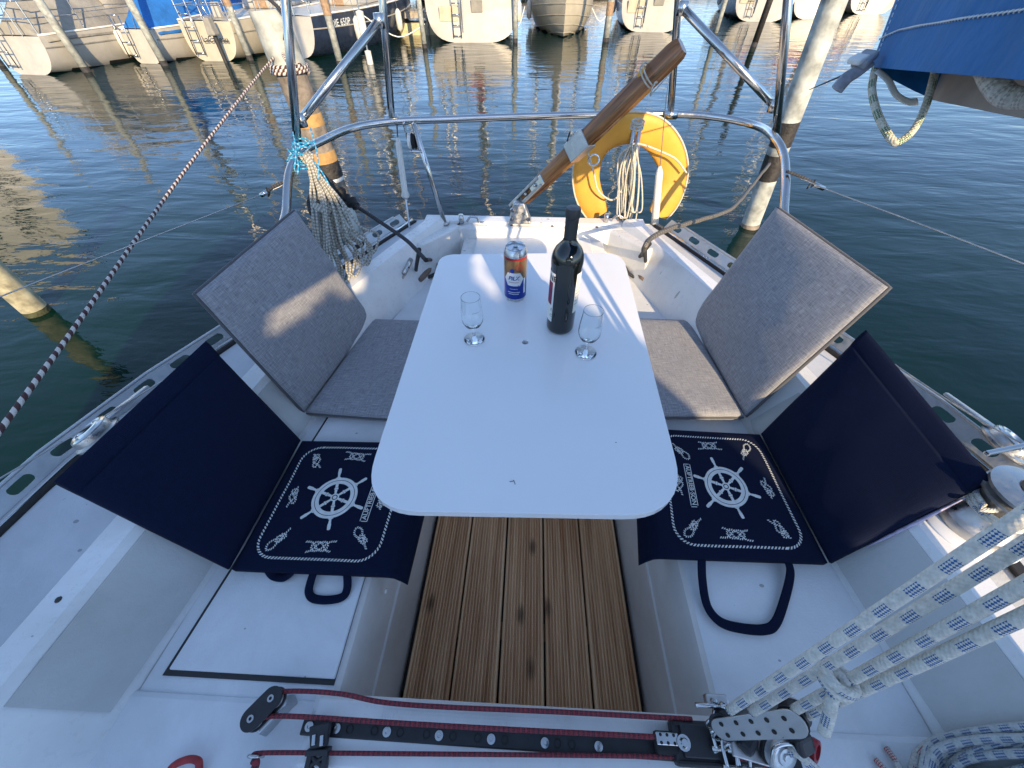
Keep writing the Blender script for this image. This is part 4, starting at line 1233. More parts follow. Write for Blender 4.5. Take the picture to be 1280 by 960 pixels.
MB().tube([pk+upn*0.03-sd*0.040-dt*0.02, pk+upn*0.04-sd*0.055+dt*0.015], 0.003, 6).build('peg', M['rubber'], til)
ringc = PT(742, 200, 1.70)
MB().tube([ringc+V(0.024*math.cos(a), 0.004*math.sin(2*a), 0.022*math.sin(a)) for a in [i*math.pi/8 for i in range(16)]], 0.0042, 8, closed=True).build('steel_ring', M['steel'], til, smooth='all')

# ================================================================== horseshoe lifebuoy
by = 2.12
buoy = thing('horseshoe_lifebuoy', 'yellow horseshoe lifebuoy with white piping hanging on the pushpit', 'lifebuoy', (0, 0, 0))
ctr = [(748, 268), (735, 238), (734, 205), (748, 178), (770, 163), (792, 160), (816, 167), (834, 188), (841, 215), (836, 243), (822, 268)]
ctr = [PY(u, v, by + 0.02*math.sin(i)) for i, (u, v) in enumerate(ctr)]
pp = spline(ctr, 6)
m_ = len(pp)
rad = [0.068*(1.0 if 0.06 < i/(m_-1) < 0.94 else 0.80+0.2*min(i, m_-1-i)/(0.06*(m_-1))) for i in range(m_)]
bo = MB()
yv = V(0, 1, 0.12).normalized()
vs = []; nn_ = 18
for i, p in enumerate(pp):
    t = (pp[min(i+1, m_-1)]-pp[max(i-1, 0)]).normalized(); sdv = t.cross(yv).normalized()
    for k in range(nn_):
        a = 2*math.pi*k/nn_
        ca, sa = math.cos(a), math.sin(a)
        ex = math.copysign(abs(ca)**0.75, ca); ey = math.copysign(abs(sa)**0.75, sa)
        wob = 1+0.05*mnoise.noise(p*14+V(a, 0, 0))
        vs.append(p + sdv*ex*rad[i]*wob + yv*ey*rad[i]*0.38*wob)
fs = [(i*nn_+k, i*nn_+(k+1) % nn_, (i+1)*nn_+(k+1) % nn_, (i+1)*nn_+k) for i in range(m_-1) for k in range(nn_)]
fs += [tuple(range(nn_)), tuple((m_-1)*nn_+k for k in range(nn_))]
bo.add(vs, fs).build('float_cover', M['yellow'], buoy, smooth=True)
outer = []
for i, p in enumerate(pp):
    t = (pp[min(i+1, m_-1)]-pp[max(i-1, 0)]).normalized(); sdv = t.cross(yv).normalized()
    cen = PY(787, 218, by)
    s_ = 1 if (p+sdv-cen).length > (p-sdv-cen).length else -1
    outer.append(p + sdv*s_*(rad[i]+0.002) - yv*0.012)
MB().tube(outer, 0.0045, 8).build('white_piping', M['r_white'], buoy, smooth='all')
yf = by-0.05
gl = [PY(731, 176, yf), PY(742, 215, yf-0.02), PY(748, 238, yf-0.02), PY(765, 250, yf-0.02), PY(778, 235, yf), PY(776, 200, yf), PY(786, 184, yf-0.01), PY(800, 180, yf-0.02), PY(830, 191, yf-0.02), PY(846, 200, yf-0.01), PY(858, 216, yf)]
rope('grab_line', gl, 0.0045, M['r_white'], buoy, 8, 6)
# white danbuoy tube on its thin rod in front of the lifebuoy
mk = thing('marker_tube', 'slim white plastic tube on a thin wire in front of the lifebuoy', 'marker tube', (0, 0, 0))
a_, b_ = PY(818, 283, by-0.08), PY(825, 208, by-0.12)
MB().tube([a_, a_.lerp(b_, 0.03), a_.lerp(b_, 0.5), a_.lerp(b_, 0.9), b_], [0.012, 0.020, 0.018, 0.017, 0.007], 14).build('tube_body', M['white_pl'], mk, smooth='all')
MB().tube([b_, PY(833, 120, by-0.25), PT(838, 88, 1.5)], 0.0018, 6).build('hanging_wire', M['wire'], mk)
# second tube hanging on the port side
mk = thing('marker_tube', 'slim white plastic tube hanging under the pushpit near the pulley', 'marker tube', (0, 0, 0))
a_, b_ = PY(507, 247, 2.0), PY(497, 172, 2.0)
MB().tube([a_, a_.lerp(b_, 0.04), a_.lerp(b_, 0.12), a_.lerp(b_, 0.9), b_], [0.016, 0.022, 0.015, 0.014, 0.006], 14).build('tube_body', M['white_pl'], mk, smooth='all')
MB().tube([a_, P(512, 285, Z_TR)], 0.005, 8).build('staff', M['steel'], mk)
MB().tube([b_, P(496, 154, zr)], 0.003, 6).build('hanging_wire', M['wire'], mk)
# pulley on the pushpit
pl = thing('pulley_block', 'double pulley block hung below the left bend of the pushpit', 'pulley')
pc = PT(513, 170, 1.70)
for k in (-1, 1): MB().bar(pc+V(k*0.020, 0, 0.05), pc+V(k*0.020+0.012, 0, -0.055), 0.030, 0.005, up=(1, 0, 0)).build('cheek_plate', M['steel'], pl, bevel=0.002)
Rx = Matrix.Rotation(R(90), 3, 'Y')
for k in (-1, 0): MB().lathe([(0, -0.007), (0.032, -0.007), (0.026, 0), (0.032, 0.007), (0, 0.007)], 22, pc+V(0.012+k*0.015, 0, -0.02), Rx).build('sheave', M['white_pl'] if k else M['rubber'], pl, smooth=True)
MB().tube([pc+V(-0.014, 0, -0.06), pc+V(0.04, 0, -0.06)], 0.005, 8).build('pin', M['steel'], pl)

# ================================================================== ropes and lines
def line(name, label, pts, r, mat, n=8, sp=8, wob=0.0, group=None):
    return tag(rope(name, pts, r, mat, None, n, sp, wob), label, 'rope', group)
# white hank hanging inside the lifebuoy
hk = thing('rope_hank', 'white rope hank hanging inside the yellow lifebuoy', 'rope')
random.seed(3)
for i in range(11):
    dx = random.uniform(-0.012, 0.045); w_ = random.uniform(0.012, 0.05)
    top_ = PY(790+random.uniform(-6, 6), 178+random.uniform(0, 6), 2.0+random.uniform(-0.03, 0.03))
    bot = PY(778+dx*300+random.uniform(-5, 5), random.choice([272, 276, 265, 240]), 2.02+random.uniform(-0.02, 0.02))
    md_ = (top_+bot)/2
    pts = [top_, md_+V(-w_, random.uniform(-0.02, 0.02), 0.05), bot+V(-w_*0.5, 0, 0.02), bot+V(0, 0, 0), bot+V(w_*0.5, 0, 0.02), md_+V(w_*0.6, random.uniform(-0.02, 0.02), 0.03), top_+V(0.003, 0, 0)]
    rope('rope_loop', pts, 0.0038, M['r_white'], hk, 7, 6)
c_ = PY(796, 160, 1.98)
for i in range(3):
    z = 0.012*i
    MB().tube([c_+V(0.026*math.cos(a), 0.022*math.sin(a), z+0.004*math.sin(a)) for a in [k*math.pi/7 for k in range(14)]], 0.004, 7, closed=True).build('wrapping_turn', M['r_white'], hk, smooth='all')

# big grey-white coil on the port quarter with cyan twine
ck = thing('rope_coil', 'black and white flecked rope coil hanging from the left pushpit corner', 'rope coil')
random.seed(11)
for i in range(14):
    k = i/13
    a = PT(378+random.uniform(-6, 8), 192+random.uniform(-4, 5), 1.44+random.uniform(-0.03, 0.03))
    t_ = 1.47+random.uniform(-0.03, 0.04)
    t2 = t_+0.07; t3 = t_+0.14
    bu, bv = 404+58*k+random.uniform(-3, 3), 388-66*k+random.uniform(-8, 5)
    w_ = random.uniform(5, 11)
    mu = 396+22*k
    wl_, wr_ = PT(mu-4-random.uniform(0, 5), 250, t_), PT(mu+4+random.uniform(0, 5), 250, t_-0.02)
    rope('rope_loop', [a, PT(388+9*k, 222, t_), wl_, PT((mu+bu)/2-w_, (250+bv)/2, t2), PT(bu-w_, bv-22, t3), PT(bu-w_*0.6, bv-5, t3), PT(bu, bv, t3), PT(bu+w_*0.6, bv-7, t3-0.01), PT(bu+w_*0.8, bv-25, t3-0.01), PT((mu+bu)/2+w_, (250+bv)/2, t2-0.02), wr_, PT(392+9*k, 220, t_-0.02), a+V(0.012, 0, 0)], 0.0046, M['r_grey'], ck, 8, 5)
for i in range(4):
    c0 = PT(405, 250+i*2.2, 1.47)
    MB().tube([c0+V(0.036*math.cos(a)*(1+0.04*i), 0.036*math.sin(a), 0.006*math.sin(a)-0.012*math.cos(a)) for a in [k*math.pi/9 for k in range(18)]], 0.0052, 8, closed=True).build('wrapping_turn', M['r_grey'], ck, smooth='all')
tw = thing('twine_lashing', 'bright blue twine knotted round the left pushpit corner', 'twine')
for i in range(9):
    c0 = PT(372+random.uniform(-4, 8), 176+i*4, 1.45)
    pts = [c0+V((0.030+random.uniform(-0.006, 0.012))*math.cos(a), 0.03*math.sin(a), random.uniform(-0.010, 0.010)) for a in [k*math.pi/5 for k in range(10)]]
    MB().tube(spline(pts, 3, True), 0.0026, 6, closed=True).build('twine_turn', M['r_cyan'], tw, smooth='all')
for (u, v, u2, v2) in ((366, 165, 368, 212), (388, 160, 399, 225), (381, 190, 412, 232), (368, 190, 372, 218)):
    rope('twine_end', [PT(u, v, 1.44), PT((u+u2)/2+3, (v+v2)/2, 1.41), PT(u2, v2, 1.42)], 0.0028, M['r_cyan'], tw, 6, 6)
tw2 = PT(396, 222, 1.40)

# black snubber line from the port piling to the cleat, with shock absorber body
sn = thing('snubber_line', 'black mooring line with rubber shock absorber leading to the left cleat', 'mooring line')
zz = cl_l.z
p_sn = [PT(392, 205, 1.62), PT(420, 236, 1.60), PT(434, 250, 1.60), PT(470, 274, 1.58), PT(505, 298, 1.55), PT(520, 312, 1.50), PT(532, 325, 1.46)]
rope('line', p_sn, 0.0080, M['r_black'], sn, 10, 8)
rope('line_end', [PT(524, 312, 1.50), cl_l+V(-0.055, -0.06, 0.0), cl_l+V(-0.02, -0.075, -0.022), cl_l+V(0.03, -0.03, -0.02)], 0.0085, M['r_black'], sn, 10, 6)
rope('line_end', [PT(532, 325, 1.46), cl_l+V(0.005, 0.05, 0.012), cl_l+V(0.045, 0.02, 0.0), cl_l+V(0.045, -0.03, -0.010), cl_l+V(0.0, -0.06, -0.02)], 0.0085, M['r_black'], sn, 10, 6)
pts = spline([PT(425, 238, 1.60), PT(433, 247, 1.60), PT(445, 258, 1.595)], 8)
MB().tube(pts, [0.013+0.006*(i % 4 == 0)+0.008*(i in (2, 3, 12, 13)) for i in range(len(pts))], 12).build('rubber_body', M['rubber'], sn, smooth='all')
MB().lathe([(0, -0.04), (0.035, -0.035), (0.045, 0), (0.035, 0.035), (0, 0.04)], 14, PT(420, 246, 1.68)).build('rubber_weight', M['rubber'], sn, smooth=True)
rope('line_end', [PT(390, 268, 1.6), PT(386, 252, 1.6), PT(396, 232, 1.6), PT(412, 226, 1.6), PT(425, 240, 1.6)], 0.009, M['r_black'], sn, 8, 6)
# starboard mooring line from cleat to piling
pr_ = [PT(962, 205, 2.9), PT(940, 232, 2.6), PT(918, 258, 2.2), PT(895, 269, 2.0), PT(860, 279, 1.78), PT(835, 287, 1.64), PT(815, 297, 1.56), PT(806, 310, 1.52), cl_r+V(0.045, 0.06, 0.03)]
mrl = thing('mooring_line', 'dark grey mooring line from the right cleat up to the white piling', 'mooring line')
rope('line', pr_, 0.0105, mat_braid('worn_grey_line', (0.10, 0.095, 0.088), (0.22, 0.20, 0.18), pitch=0.02, duty=0.5, nu=8), mrl, 10, 8, 0.004)
rope('line_end', [PT(806, 310, 1.52), cl_r+V(0.06, 0.02, 0.0), cl_r+V(0.05, -0.05, -0.02), cl_r+V(0.0, -0.05, -0.024)], 0.0085, M['r_black'], mrl, 10, 6)
rope('line_end', [PT(812, 305, 1.52), cl_r+V(0.015, 0.06, 0.01), cl_r+V(-0.04, 0.03, 0.0), cl_r+V(-0.035, -0.03, -0.01), cl_r+V(0.01, -0.07, -0.02)], 0.0085, M['r_black'], mrl, 10, 6)

# brown and white rope running out of the picture at lower left
line('mooring_rope', 'brown and white mooring rope slanting from the left piling to the lower left', [PT(352, 62, 2.42), PT(325, 92, 2.25), PT(250, 188, 1.78), PT(180, 285, 1.42), PT(100, 400, 1.12), PT(40, 483, 0.95), PT(-60, 620, 0.78)], 0.0062, M['r_moor'], 10, 10)

# lifelines
line('lifeline', 'thin steel lifeline wire left of the boat above the water', [PT(-120, 425, 1.0), PT(0, 371, 1.12), PT(150, 312, 1.25), PT(330, 242, 1.42), PT(358, 228, 1.43)], 0.0020, M['wire'], 6, 3, group='lifeline wires')
line('lifeline', 'thin steel lifeline wire right of the boat above the water', [PT(981, 212, 1.44), PT(1024, 233, 1.38), PT(1150, 280, 1.2), PT(1280, 330, 1.05), PT(1400, 378, 0.95)], 0.0024, M['wire'], 6, 3, group='lifeline wires')
line('lower_lifeline', 'lower lifeline wire beside the left toe rail', [PT(-60, 632, 0.86), PT(0, 598, 0.93), PT(90, 545, 1.03), PT(200, 478, 1.13), PT(285, 428, 1.22)], 0.0024, M['wire'], 6, 3, group='lower lifelines')
line('lower_lifeline', 'lower lifeline wire beside the right toe rail', [PT(1075, 424, 1.21), PT(1110, 450, 1.15), PT(1200, 510, 1.05), PT(1280, 556, 0.97), PT(1350, 592, 0.9)], 0.0024, M['wire'], 6, 3, group='lower lifelines')
for (u0, v0, u1, v1, t_, lb_) in ((330, 242, 358, 226, 1.42, 'black lashing of the left lifeline'), (1024, 233, 983, 214, 1.41, 'black lashing of the right lifeline')):
    th_ = thing('lifeline_lashing', lb_+' at the pushpit', 'lashing')
    a_, b_ = PT(u0, v0, t_), PT(u1, v1, t_)
    rope('cord', [a_, a_.lerp(b_, 0.5)+V(0, 0, 0.004), b_], 0.005, M['r_black'], th_, 7, 3)
    MB().tube([a_-(b_-a_)*0.15, a_+(b_-a_)*0.15], 0.008, 8).build('clevis', M['steel'], th_, smooth='all')
    MB().tube([a_+(b_-a_)*0.18+V(0, 0, -0.014), a_+(b_-a_)*0.18+V(0, 0, 0.014)], 0.003, 6).build('split_pin', M['rubber'], th_)
    rope('cord_end', [a_.lerp(b_, 0.25), a_.lerp(b_, 0.2)+V(-0.01, 0, -0.02)], 0.003, M['r_black'], th_, 6, 3)

# red control lines of the traveller
zl = zt+0.045
line('traveller_line', 'red control line on the far side of the black traveller track', [bb+V(-0.010, -0.012, 0.006), bb+V(-0.012, 0.012, 0.006), P(338, 866, zl), P(380, 864, zl), P(430, 868, zl), P(480, 878, zl-0.01), P(560, 884, zl-0.01), P(700, 890, zl-0.006), P(865, 899, zl)], 0.0045, M['r_red'], 10, 8)
line('traveller_line', 'red control line lying along the black traveller track', [bb+V(0.0, -0.022, 0.006), P(350, 895, zl), P(500, 904, zl), P(640, 912, zl), P(815, 921, zl), P(830, 925, zl)], 0.0045, M['r_red'], 10, 8)
line('traveller_line', 'red control line nearest the camera, below the track', [sh+V(0, 0, 0.018), P(334, 941, zl-0.012), P(480, 942, zl-0.014), P(700, 944, zl-0.012), P(830, 946, zl-0.01), P(940, 950, zl-0.02), P(965, 968, zl-0.02)], 0.0040, M['r_red'], 10, 8)
line('red_tail', 'short red line bundle at the left end of the traveller', [sh+V(0.0, -0.005, 0.015), P(320, 955, zl-0.01), P(312, 975, zl-0.02), P(306, 990, zl-0.02)], 0.007, M['r_red'], 10, 6)
line('red_loop', 'red rope loop at the bottom edge left of the traveller', [P(205, 985, zs), P(214, 960, zs+0.02), P(232, 950, zs+0.03), P(245, 950, zs+0.03), P(249, 957, zs+0.02), P(246, 985, zs)], 0.0065, mat_plain('red_rope', (0.33, 0.03, 0.03), 0.6, var=0.3, nscale=60, bump=0.5, bscale=220), 10, 6)

# ---- mainsheet: block on the traveller car and the four parts of the sheet
ms = thing('mainsheet_block', 'steel fiddle block with cam cleat on the traveller car', 'pulley block')
b0, b1 = PT(905, 905, 0.735), PT(992, 897, 0.655)
axb = (b1-b0).normalized()
sdb = axb.cross(V(0, -0.3, 1)).normalized(); upb = sdb.cross(axb)
def plate(off, mat, nm, w0=0.036, w1=0.044, th=0.003):
    mb = MB(); ol = []
    for i in range(11): a = R(90+180*i/10); ol.append(b0 + axb*math.cos(a)*w0/2 + sdb*math.sin(a)*w0/2)
    for i in range(11): a = R(-90+180*i/10); ol.append(b1 + axb*math.cos(a)*w1/2 + sdb*math.sin(a)*w1/2)
    ol = [p+upb*off for p in ol]
    mb.poly(ol, th, up=upb); return mb.build(nm, M[mat], ms, bevel=0.0008)
pf = plate(0.016, 'steel_b', 'side_plate'); plate(-0.016, 'steel_b', 'side_plate')
for k in (0.05, 0.28, 0.5, 0.72, 0.95):
    for s in (-1, 1):
        MB().lathe([(0, 0.0006), (0.0035, 0.0006), (0.0042, 0)], 10, b0.lerp(b1, k)+upb*0.0165+sdb*s*0.009, upb.to_track_quat('Z', 'Y').to_matrix()).build('plate_hole', M['rubber'], pf)
for p in (b0, b1):
    MB().lathe([(0, -0.010), (0.024, -0.010), (0.019, 0), (0.024, 0.010), (0, 0.010)], 22, p, upb.to_track_quat('Z', 'Y').to_matrix()).build('sheave', M['black'], ms, smooth=True)
wc = PT(975, 940, 0.71)
wd = V(0.25, -0.55, 0.8).normalized().to_track_quat('Z', 'Y').to_matrix()
MB().lathe([(0, -0.012), (0.027, -0.012), (0.030, -0.008), (0.030, -0.004), (0.022, 0.0), (0.030, 0.004), (0.030, 0.008), (0.027, 0.010), (0.016, 0.010), (0.014, 0.013), (0.007, 0.013), (0.006, 0.016), (0, 0.016)], 30, wc, wd).build('ratchet_sheave', M['alu'], ms, smooth=True)
MB().lathe([(0.0285, -0.014), (0.0335, -0.012), (0.0335, -0.006), (0.0285, -0.004)], 30, wc, wd).build('sheave_rim', M['rubber'], ms, smooth=True)
MB().tube(spline([wc+wd @ V(-0.034, 0.0, 0.012), wc+wd @ V(-0.02, 0.03, 0.017), wc+wd @ V(0.012, 0.024, 0.020), wc+wd @ V(0.020, 0.0, 0.018)], 6), 0.0035, 8).build('guide_wire', M['steel'], ms, smooth='all')
MB().bar(b0+V(0.01, -0.02, -0.01), wc-V(0, 0, 0.016), 0.05, 0.006).build('cleat_bracket', M['steel_b'], ms, bevel=0.002)
MB().bar(PT(925, 920, 0.73), PT(945, 938, 0.71), 0.034, 0.026).build('cam_jaw', M['black'], ms, bevel=0.008)
MB().bar(PT(998, 915, 0.70), PT(1004, 938, 0.70), 0.032, 0.03).build('cam_jaw', M['black'], ms, bevel=0.006)
MB().lathe([(0.013, -0.006), (0.0195, -0.005), (0.0195, 0.005), (0.013, 0.006), (0.013, -0.006)], 24, PT(1018, 938, 0.72), V(0.6, -0.5, 0.6).normalized().to_track_quat('Z', 'Y').to_matrix()).build('red_ring', M['red'], ms, smooth=True)
for (u, v, ln, dd) in ((893, 893, 0.04, (0.2, 1, 0.2)), (902, 912, 0.045, (1, 0.2, 0.3)), (911, 925, 0.035, (0.5, -1, 0)), (900, 935, 0.03, (1, 0.6, 0.3)), (886, 882, 0.05, (1, 0, 0.1))):
    p = PT(u, v, 0.75); dd = V(*dd).normalized()
    MB().tube([p-dd*ln/2, p+dd*ln/2], 0.0042, 10).build('clevis_pin', M['steel'], ms, smooth='all')
    MB().lathe([(0, 0.005), (0.006, 0.005), (0.008, 0.0), (0.006, -0.004), (0, -0.005)], 10, p+dd*ln/2, dd.to_track_quat('Z', 'Y').to_matrix()).build('pin_head', M['steel'], ms, smooth=True)
for (u, v, t_, rr2) in ((893, 905, 0.755, 0.016), (915, 935, 0.74, 0.014), (900, 920, 0.745, 0.012)):
    p = PT(u, v, t_)
    MB().tube([p+V(rr2*math.cos(a), rr2*0.5*math.sin(a), rr2*math.sin(a)) for a in [k*math.pi/8 for k in range(16)]], 0.0026, 8, closed=True).build('wire_ring', M['steel'], ms, smooth='all')
MB().box(PT(895, 876, 0.80), (0.045, 0.022, 0.02)).build('swivel_base', M['steel_b'], ms, bevel=0.004)
RS = 0.0078
def sheet(lbl, u0, v0, t0_, u1, v1, t1_, r=RS, sag=0.0):
    a, b = PT(u0, v0, t0_), PT(u1, v1, t1_)
    far = a + (b-a)*1.9
    far = far
    return line('mainsheet', lbl, [a, a.lerp(b, 0.33)+V(0, 0, -sag), a.lerp(b, 0.66)+V(0, 0, -sag), b, far], r, M['r_blue'], 14, 6, 0.0, 'parts of the blue flecked mainsheet')
sheet('uppermost part of the blue flecked mainsheet rising to the right', 912, 888, 0.66, 1285, 640, 0.385)
sheet('second highest part of the blue flecked mainsheet rising to the right', 940, 890, 0.67, 1285, 678, 0.41, RS)
sheet('third part of the blue flecked mainsheet rising to the right', 992, 888, 0.65, 1285, 729, 0.40)
sheet('lowest part of the blue flecked mainsheet rising to the right', 1003, 897, 0.66, 1285, 768, 0.405)
hitch = thing('rope_hitch', 'knotted blue flecked rope end round the lower mainsheet parts', 'rope')
k0 = PT(1042, 852, 0.575)
da = (PT(1285, 729, 0.40)-PT(992, 888, 0.65)).normalized(); n1 = da.cross(V(0, 0, 1)).normalized(); n2 = n1.cross(da)
pts = [k0 + n1*0.020*math.cos(a)+n2*0.018*math.sin(a)+da*0.006*(a/3) for a in [i*0.5 for i in range(22)]]
rope('hitch_turns', pts, 0.0075, M['r_blue'], hitch, 12, 3)
rope('rope_end', [k0+n1*0.012, PT(1041, 872, 0.57), PT(1037, 893, 0.575), PT(1030, 916, 0.585)], 0.0085, M['r_blue'], hitch, 12, 6)
rope('hitch_turns', [PT(1025, 842, 0.58), PT(1036, 850, 0.56), PT(1052, 862, 0.56), PT(1055, 850, 0.565), PT(1040, 838, 0.575)], 0.0075, mat_braid('plain_white_cover', (0.66, 0.64, 0.57), (0.5, 0.5, 0.47), pitch=0.02, nu=10), hitch, 12, 6)
line('sheet_tail', 'blue flecked mainsheet tail leaving the block towards the bottom edge', [wc+V(0.0, 0.0, 0.0), PT(995, 940, 0.70), PT(1012, 955, 0.70), PT(1045, 985, 0.70)], 0.0085, M['r_blue'], 12, 6)

# coiled ropes lower right
rc = thing('rope_pile', 'pile of coiled red and blue flecked ropes in the lower right corner', 'rope pile')
random.seed(5)
for i in range(14):
    mt = M['r_redwhite'] if i in (0, 4, 8) else mat_braid('pale_blue_line', (0.50, 0.52, 0.50), (0.02, 0.07, 0.20), pitch=0.03, duty=0.55, nu=10, side=0.6) if i == 1 else M.get('r_pale', M['r_blue'])
    if i == 1: M['r_pale'] = mt
    cx, cy = 1262+random.uniform(-14, 30), 1000+random.uniform(-14, 28)
    rx, ry = (140-i*6)*random.uniform(0.9, 1.06), (102-i*5)*random.uniform(0.85, 1.05)
    pts = []
    for k in range(14):
        a = 2*math.pi*k/14
        tl = 0.35
        x = rx*math.cos(a); y = ry*math.sin(a)
        pts.append(P(cx+x*math.cos(tl)-y*math.sin(tl)*0.6, cy+x*math.sin(tl)+y*math.cos(tl), zs+0.012+0.012*(i % 4)+0.008*math.sin(a*2+i)))
        pts[-1].z += max(0.0, pts[-1].x-0.84)*1.5
    MB().tube(spline(pts, 5, True), 0.0072, 10, closed=True).build('rope_turn', mt, rc, smooth='all')
for (u0, v0, u1, v1) in ((1108, 935, 1135, 985), (1095, 950, 1120, 990)):
    rope('rope_end', [P(u0, v0, zs+0.01), P((u0+u1)/2, (v0+v1)/2-6, zs+0.02), P(u1, v1, zs+0.01)], 0.006, M['r_redwhite'], rc, 8, 5)
line('dark_line', 'thin black line beside the rope pile at the right edge', [P(1236, 930, zs+0.03), P(1262, 934, zs+0.03), P(1300, 955, zs+0.03)], 0.006, M['r_black'], 8, 5)

# ================================================================== boom with blue sail cover (upper right, leads back to the mast)
bmn = thing('covered_boom', 'boom in a bright blue sail cover at the upper right corner', 'boom', (0, 0, 0))
A0 = PT(1088, 84, 0.80); A1 = PT(1280, 100, 0.405)
dB = (A1-A0).normalized()
LB = 1.85
sB = V(-dB.y, dB.x, 0).normalized()
if sB.x < 0: sB = -sB            # starboard / far side
def cover_pt(s, k, off=0.0):
    # s metres forward of the aft end, k 0 (near lower edge) .. 1 (far lower edge)
    hgt = 0.46+0.10*min(1, s/2.0); wd = 0.135+0.02*min(1, s)
    tap = 1.0
    if s < 0.10: tap = 0.80+0.20*math.sin(math.pi/2*s/0.10)
    a = math.pi*k
    x = (0.5-0.5*math.cos(a)*1.0)*wd*2*0.5
    z = hgt*(math.sin(a)**0.55)
    p = A0 + dB*(s - z*0.60*max(0, 1-s/1.2)) + sB*(wd*0.5*(1-math.cos(a))*1.0) + V(0, 0, z*tap)
    q = mnoise.noise(V(s*2.6, k*4, 1.7))*0.016 + mnoise.noise(V(s*8, k*7, 4))*0.005
    p += sB*(-1 if k < 0.5 else 1)*(q+0.012*math.sin(math.pi*k)) - sB*off*(-1 if k < 0.5 else 1)
    if k > 0.5: p += V(0, 0, -0.045*(k-0.5)*2)
    return p
def shell(off, name, mat, kmax=1.0):
    mb = MB(); ns, nk = 44, 26
    vs = [cover_pt(LB*(i/ns)**1.5, j/nk, off) for i in range(ns+1) for j in range(nk+1)]
    fs = [(i*(nk+1)+j, i*(nk+1)+j+1, (i+1)*(nk+1)+j+1, (i+1)*(nk+1)+j) for i in range(ns) for j in range(nk)]
    if off == 0.0:
        # aft end, closed by a rounded panel
        cen = [cover_pt(0, j/nk)*0.55 + (cover_pt(0, 0)+cover_pt(0, 1))*0.225 - dB*0.025 for j in range(nk+1)]
        b = len(vs); vs += cen
        fs += [(j, j+1, b+j+1, b+j) for j in range(nk)]
        fs += [tuple(b+j for j in range(nk+1))]
    return mb.add(vs, fs).build(name, mat, bmn, smooth='all')
shell(0.0, 'sail_cover', M['blue_canvas'])
M['lining2'] = mat_plain('grey_cover_lining', (0.30, 0.28, 0.26), 0.85, var=0.2, nscale=12, bump=0.3, bscale=40)
shell(0.006, 'cover_lining', M['lining2'])
MB().tube([A0+sB*0.07+dB*0.05+V(0, 0, 0.10), A0+sB*0.07+dB*4.2+V(0, 0, 0.10)], 0.045, 16).build('boom_tube', M['alu'], bmn, smooth='all')
# stitched seams: rows of little stitches proud of the cloth
mb = MB()
s = 0.0
while s < 1.1:
    a = cover_pt(s, 0.0065); b = cover_pt(s+0.008, 0.0070)
    mb.tube([a-sB*0.0015, (a+b)/2-sB*0.0032, b-sB*0.0015], 0.0013, 5); s += 0.0105
k = 0.001
while k < 0.3:
    a = cover_pt(0.020, k)-sB*0.002; k2 = k*1.12+0.0004; b = cover_pt(0.020, k2)-sB*0.002
    mb.tube([a, b], 0.001, 5); k = k2*1.10+0.0004
mb.build('seam_stitching', M['print'], bmn)
# buckle and webbing on the aft corner
bk = thing('webbing_strap', 'grey webbing strap with buckle on the corner of the blue sail cover', 'strap')
MB().bar(PT(1090, 66, 0.77), PT(1072, 82, 0.77), 0.030, 0.016).build('buckle', M['strap'], bk, bevel=0.005)
MB().bar(PT(1080, 70, 0.768), PT(1066, 78, 0.768), 0.028, 0.010).build('buckle_bar', M['white_pl'], bk, bevel=0.003)
MB().tube(spline([PT(1088, 76, 0.775), PT(1070, 90, 0.772), PT(1058, 98, 0.77), PT(1046, 112, 0.77)], 6), 0.012, 8, flat=(0.25, 1), upv=(0, -0.6, 0.8)).build('webbing', M['strap'], bk, smooth='all')
MB().tube(spline([PT(1096, 88, 0.77), PT(1110, 100, 0.765), PT(1120, 118, 0.76), PT(1135, 127, 0.76), PT(1147, 127, 0.76)], 6), 0.008, 8, flat=(0.15, 1), upv=(0, -0.6, 0.8)).build('loose_tag', M['white_pl'], bk, smooth='all')
line('backstay_line', 'thin dark line from the webbing strap to the right piling', [PT(1064, 90, 0.775), PT(1040, 100, 1.2), PT(1012, 112, 2.6)], 0.0028, M['r_black'], 6, 3)
line('hanging_loop', 'green flecked rope loop hanging below the blue sail cover', [PT(1095, 82, 0.79), PT(1090, 112, 0.78), PT(1098, 145, 0.76), PT(1114, 174, 0.75), PT(1124, 177, 0.745), PT(1142, 162, 0.74), PT(1158, 130, 0.74), PT(1170, 85, 0.75)], 0.0066, M['r_green'], 10, 8)
fz = [PT(1228, 82, 0.50), PT(1240, 104, 0.49), PT(1262, 122, 0.48), PT(1300, 124, 0.46)]
line('thick_white_rope', 'thick fluffy white rope below the blue cover at the right edge', fz, 0.012, mat_braid('fluffy_rope', (0.60, 0.56, 0.48), (0.34, 0.31, 0.27), pitch=0.012, duty=0.6, nu=16), 14, 8, 0.008)

# added canvas light blocker behind the camera, shaped to cast the cockpit shade
# its openings are cut to drop sun patches on the left cushion and table
def sunproj(p):      # shift along the sun direction onto the plane of the blocker's aft edge
    q = p - SUN*((p.y+2.6)/SUN.y); return (q.x, q.z)
def inpoly(x, y, poly):
    c = False; j = len(poly)-1
    for i in range(len(poly)):
        (xi, yi), (xj, yj) = poly[i], poly[j]
        if (yi > y) != (yj > y) and x < (xj-xi)*(y-yi)/(yj-yi)+xi: c = not c
        j = i
    return c
SUN_GAPS = [[sunproj(PT(u, v, t)) for u, v, t in ((344, 415, 1.16), (348, 385, 1.15), (380, 365, 1.19), (417, 331, 1.28), (440, 372, 1.37), (420, 384, 1.33), (404, 370, 1.30), (370, 403, 1.21))],
       [sunproj(P(u, v, 1.10)) for u, v in ((582, 312), (606, 370), (611, 373), (622, 366), (600, 312))]]
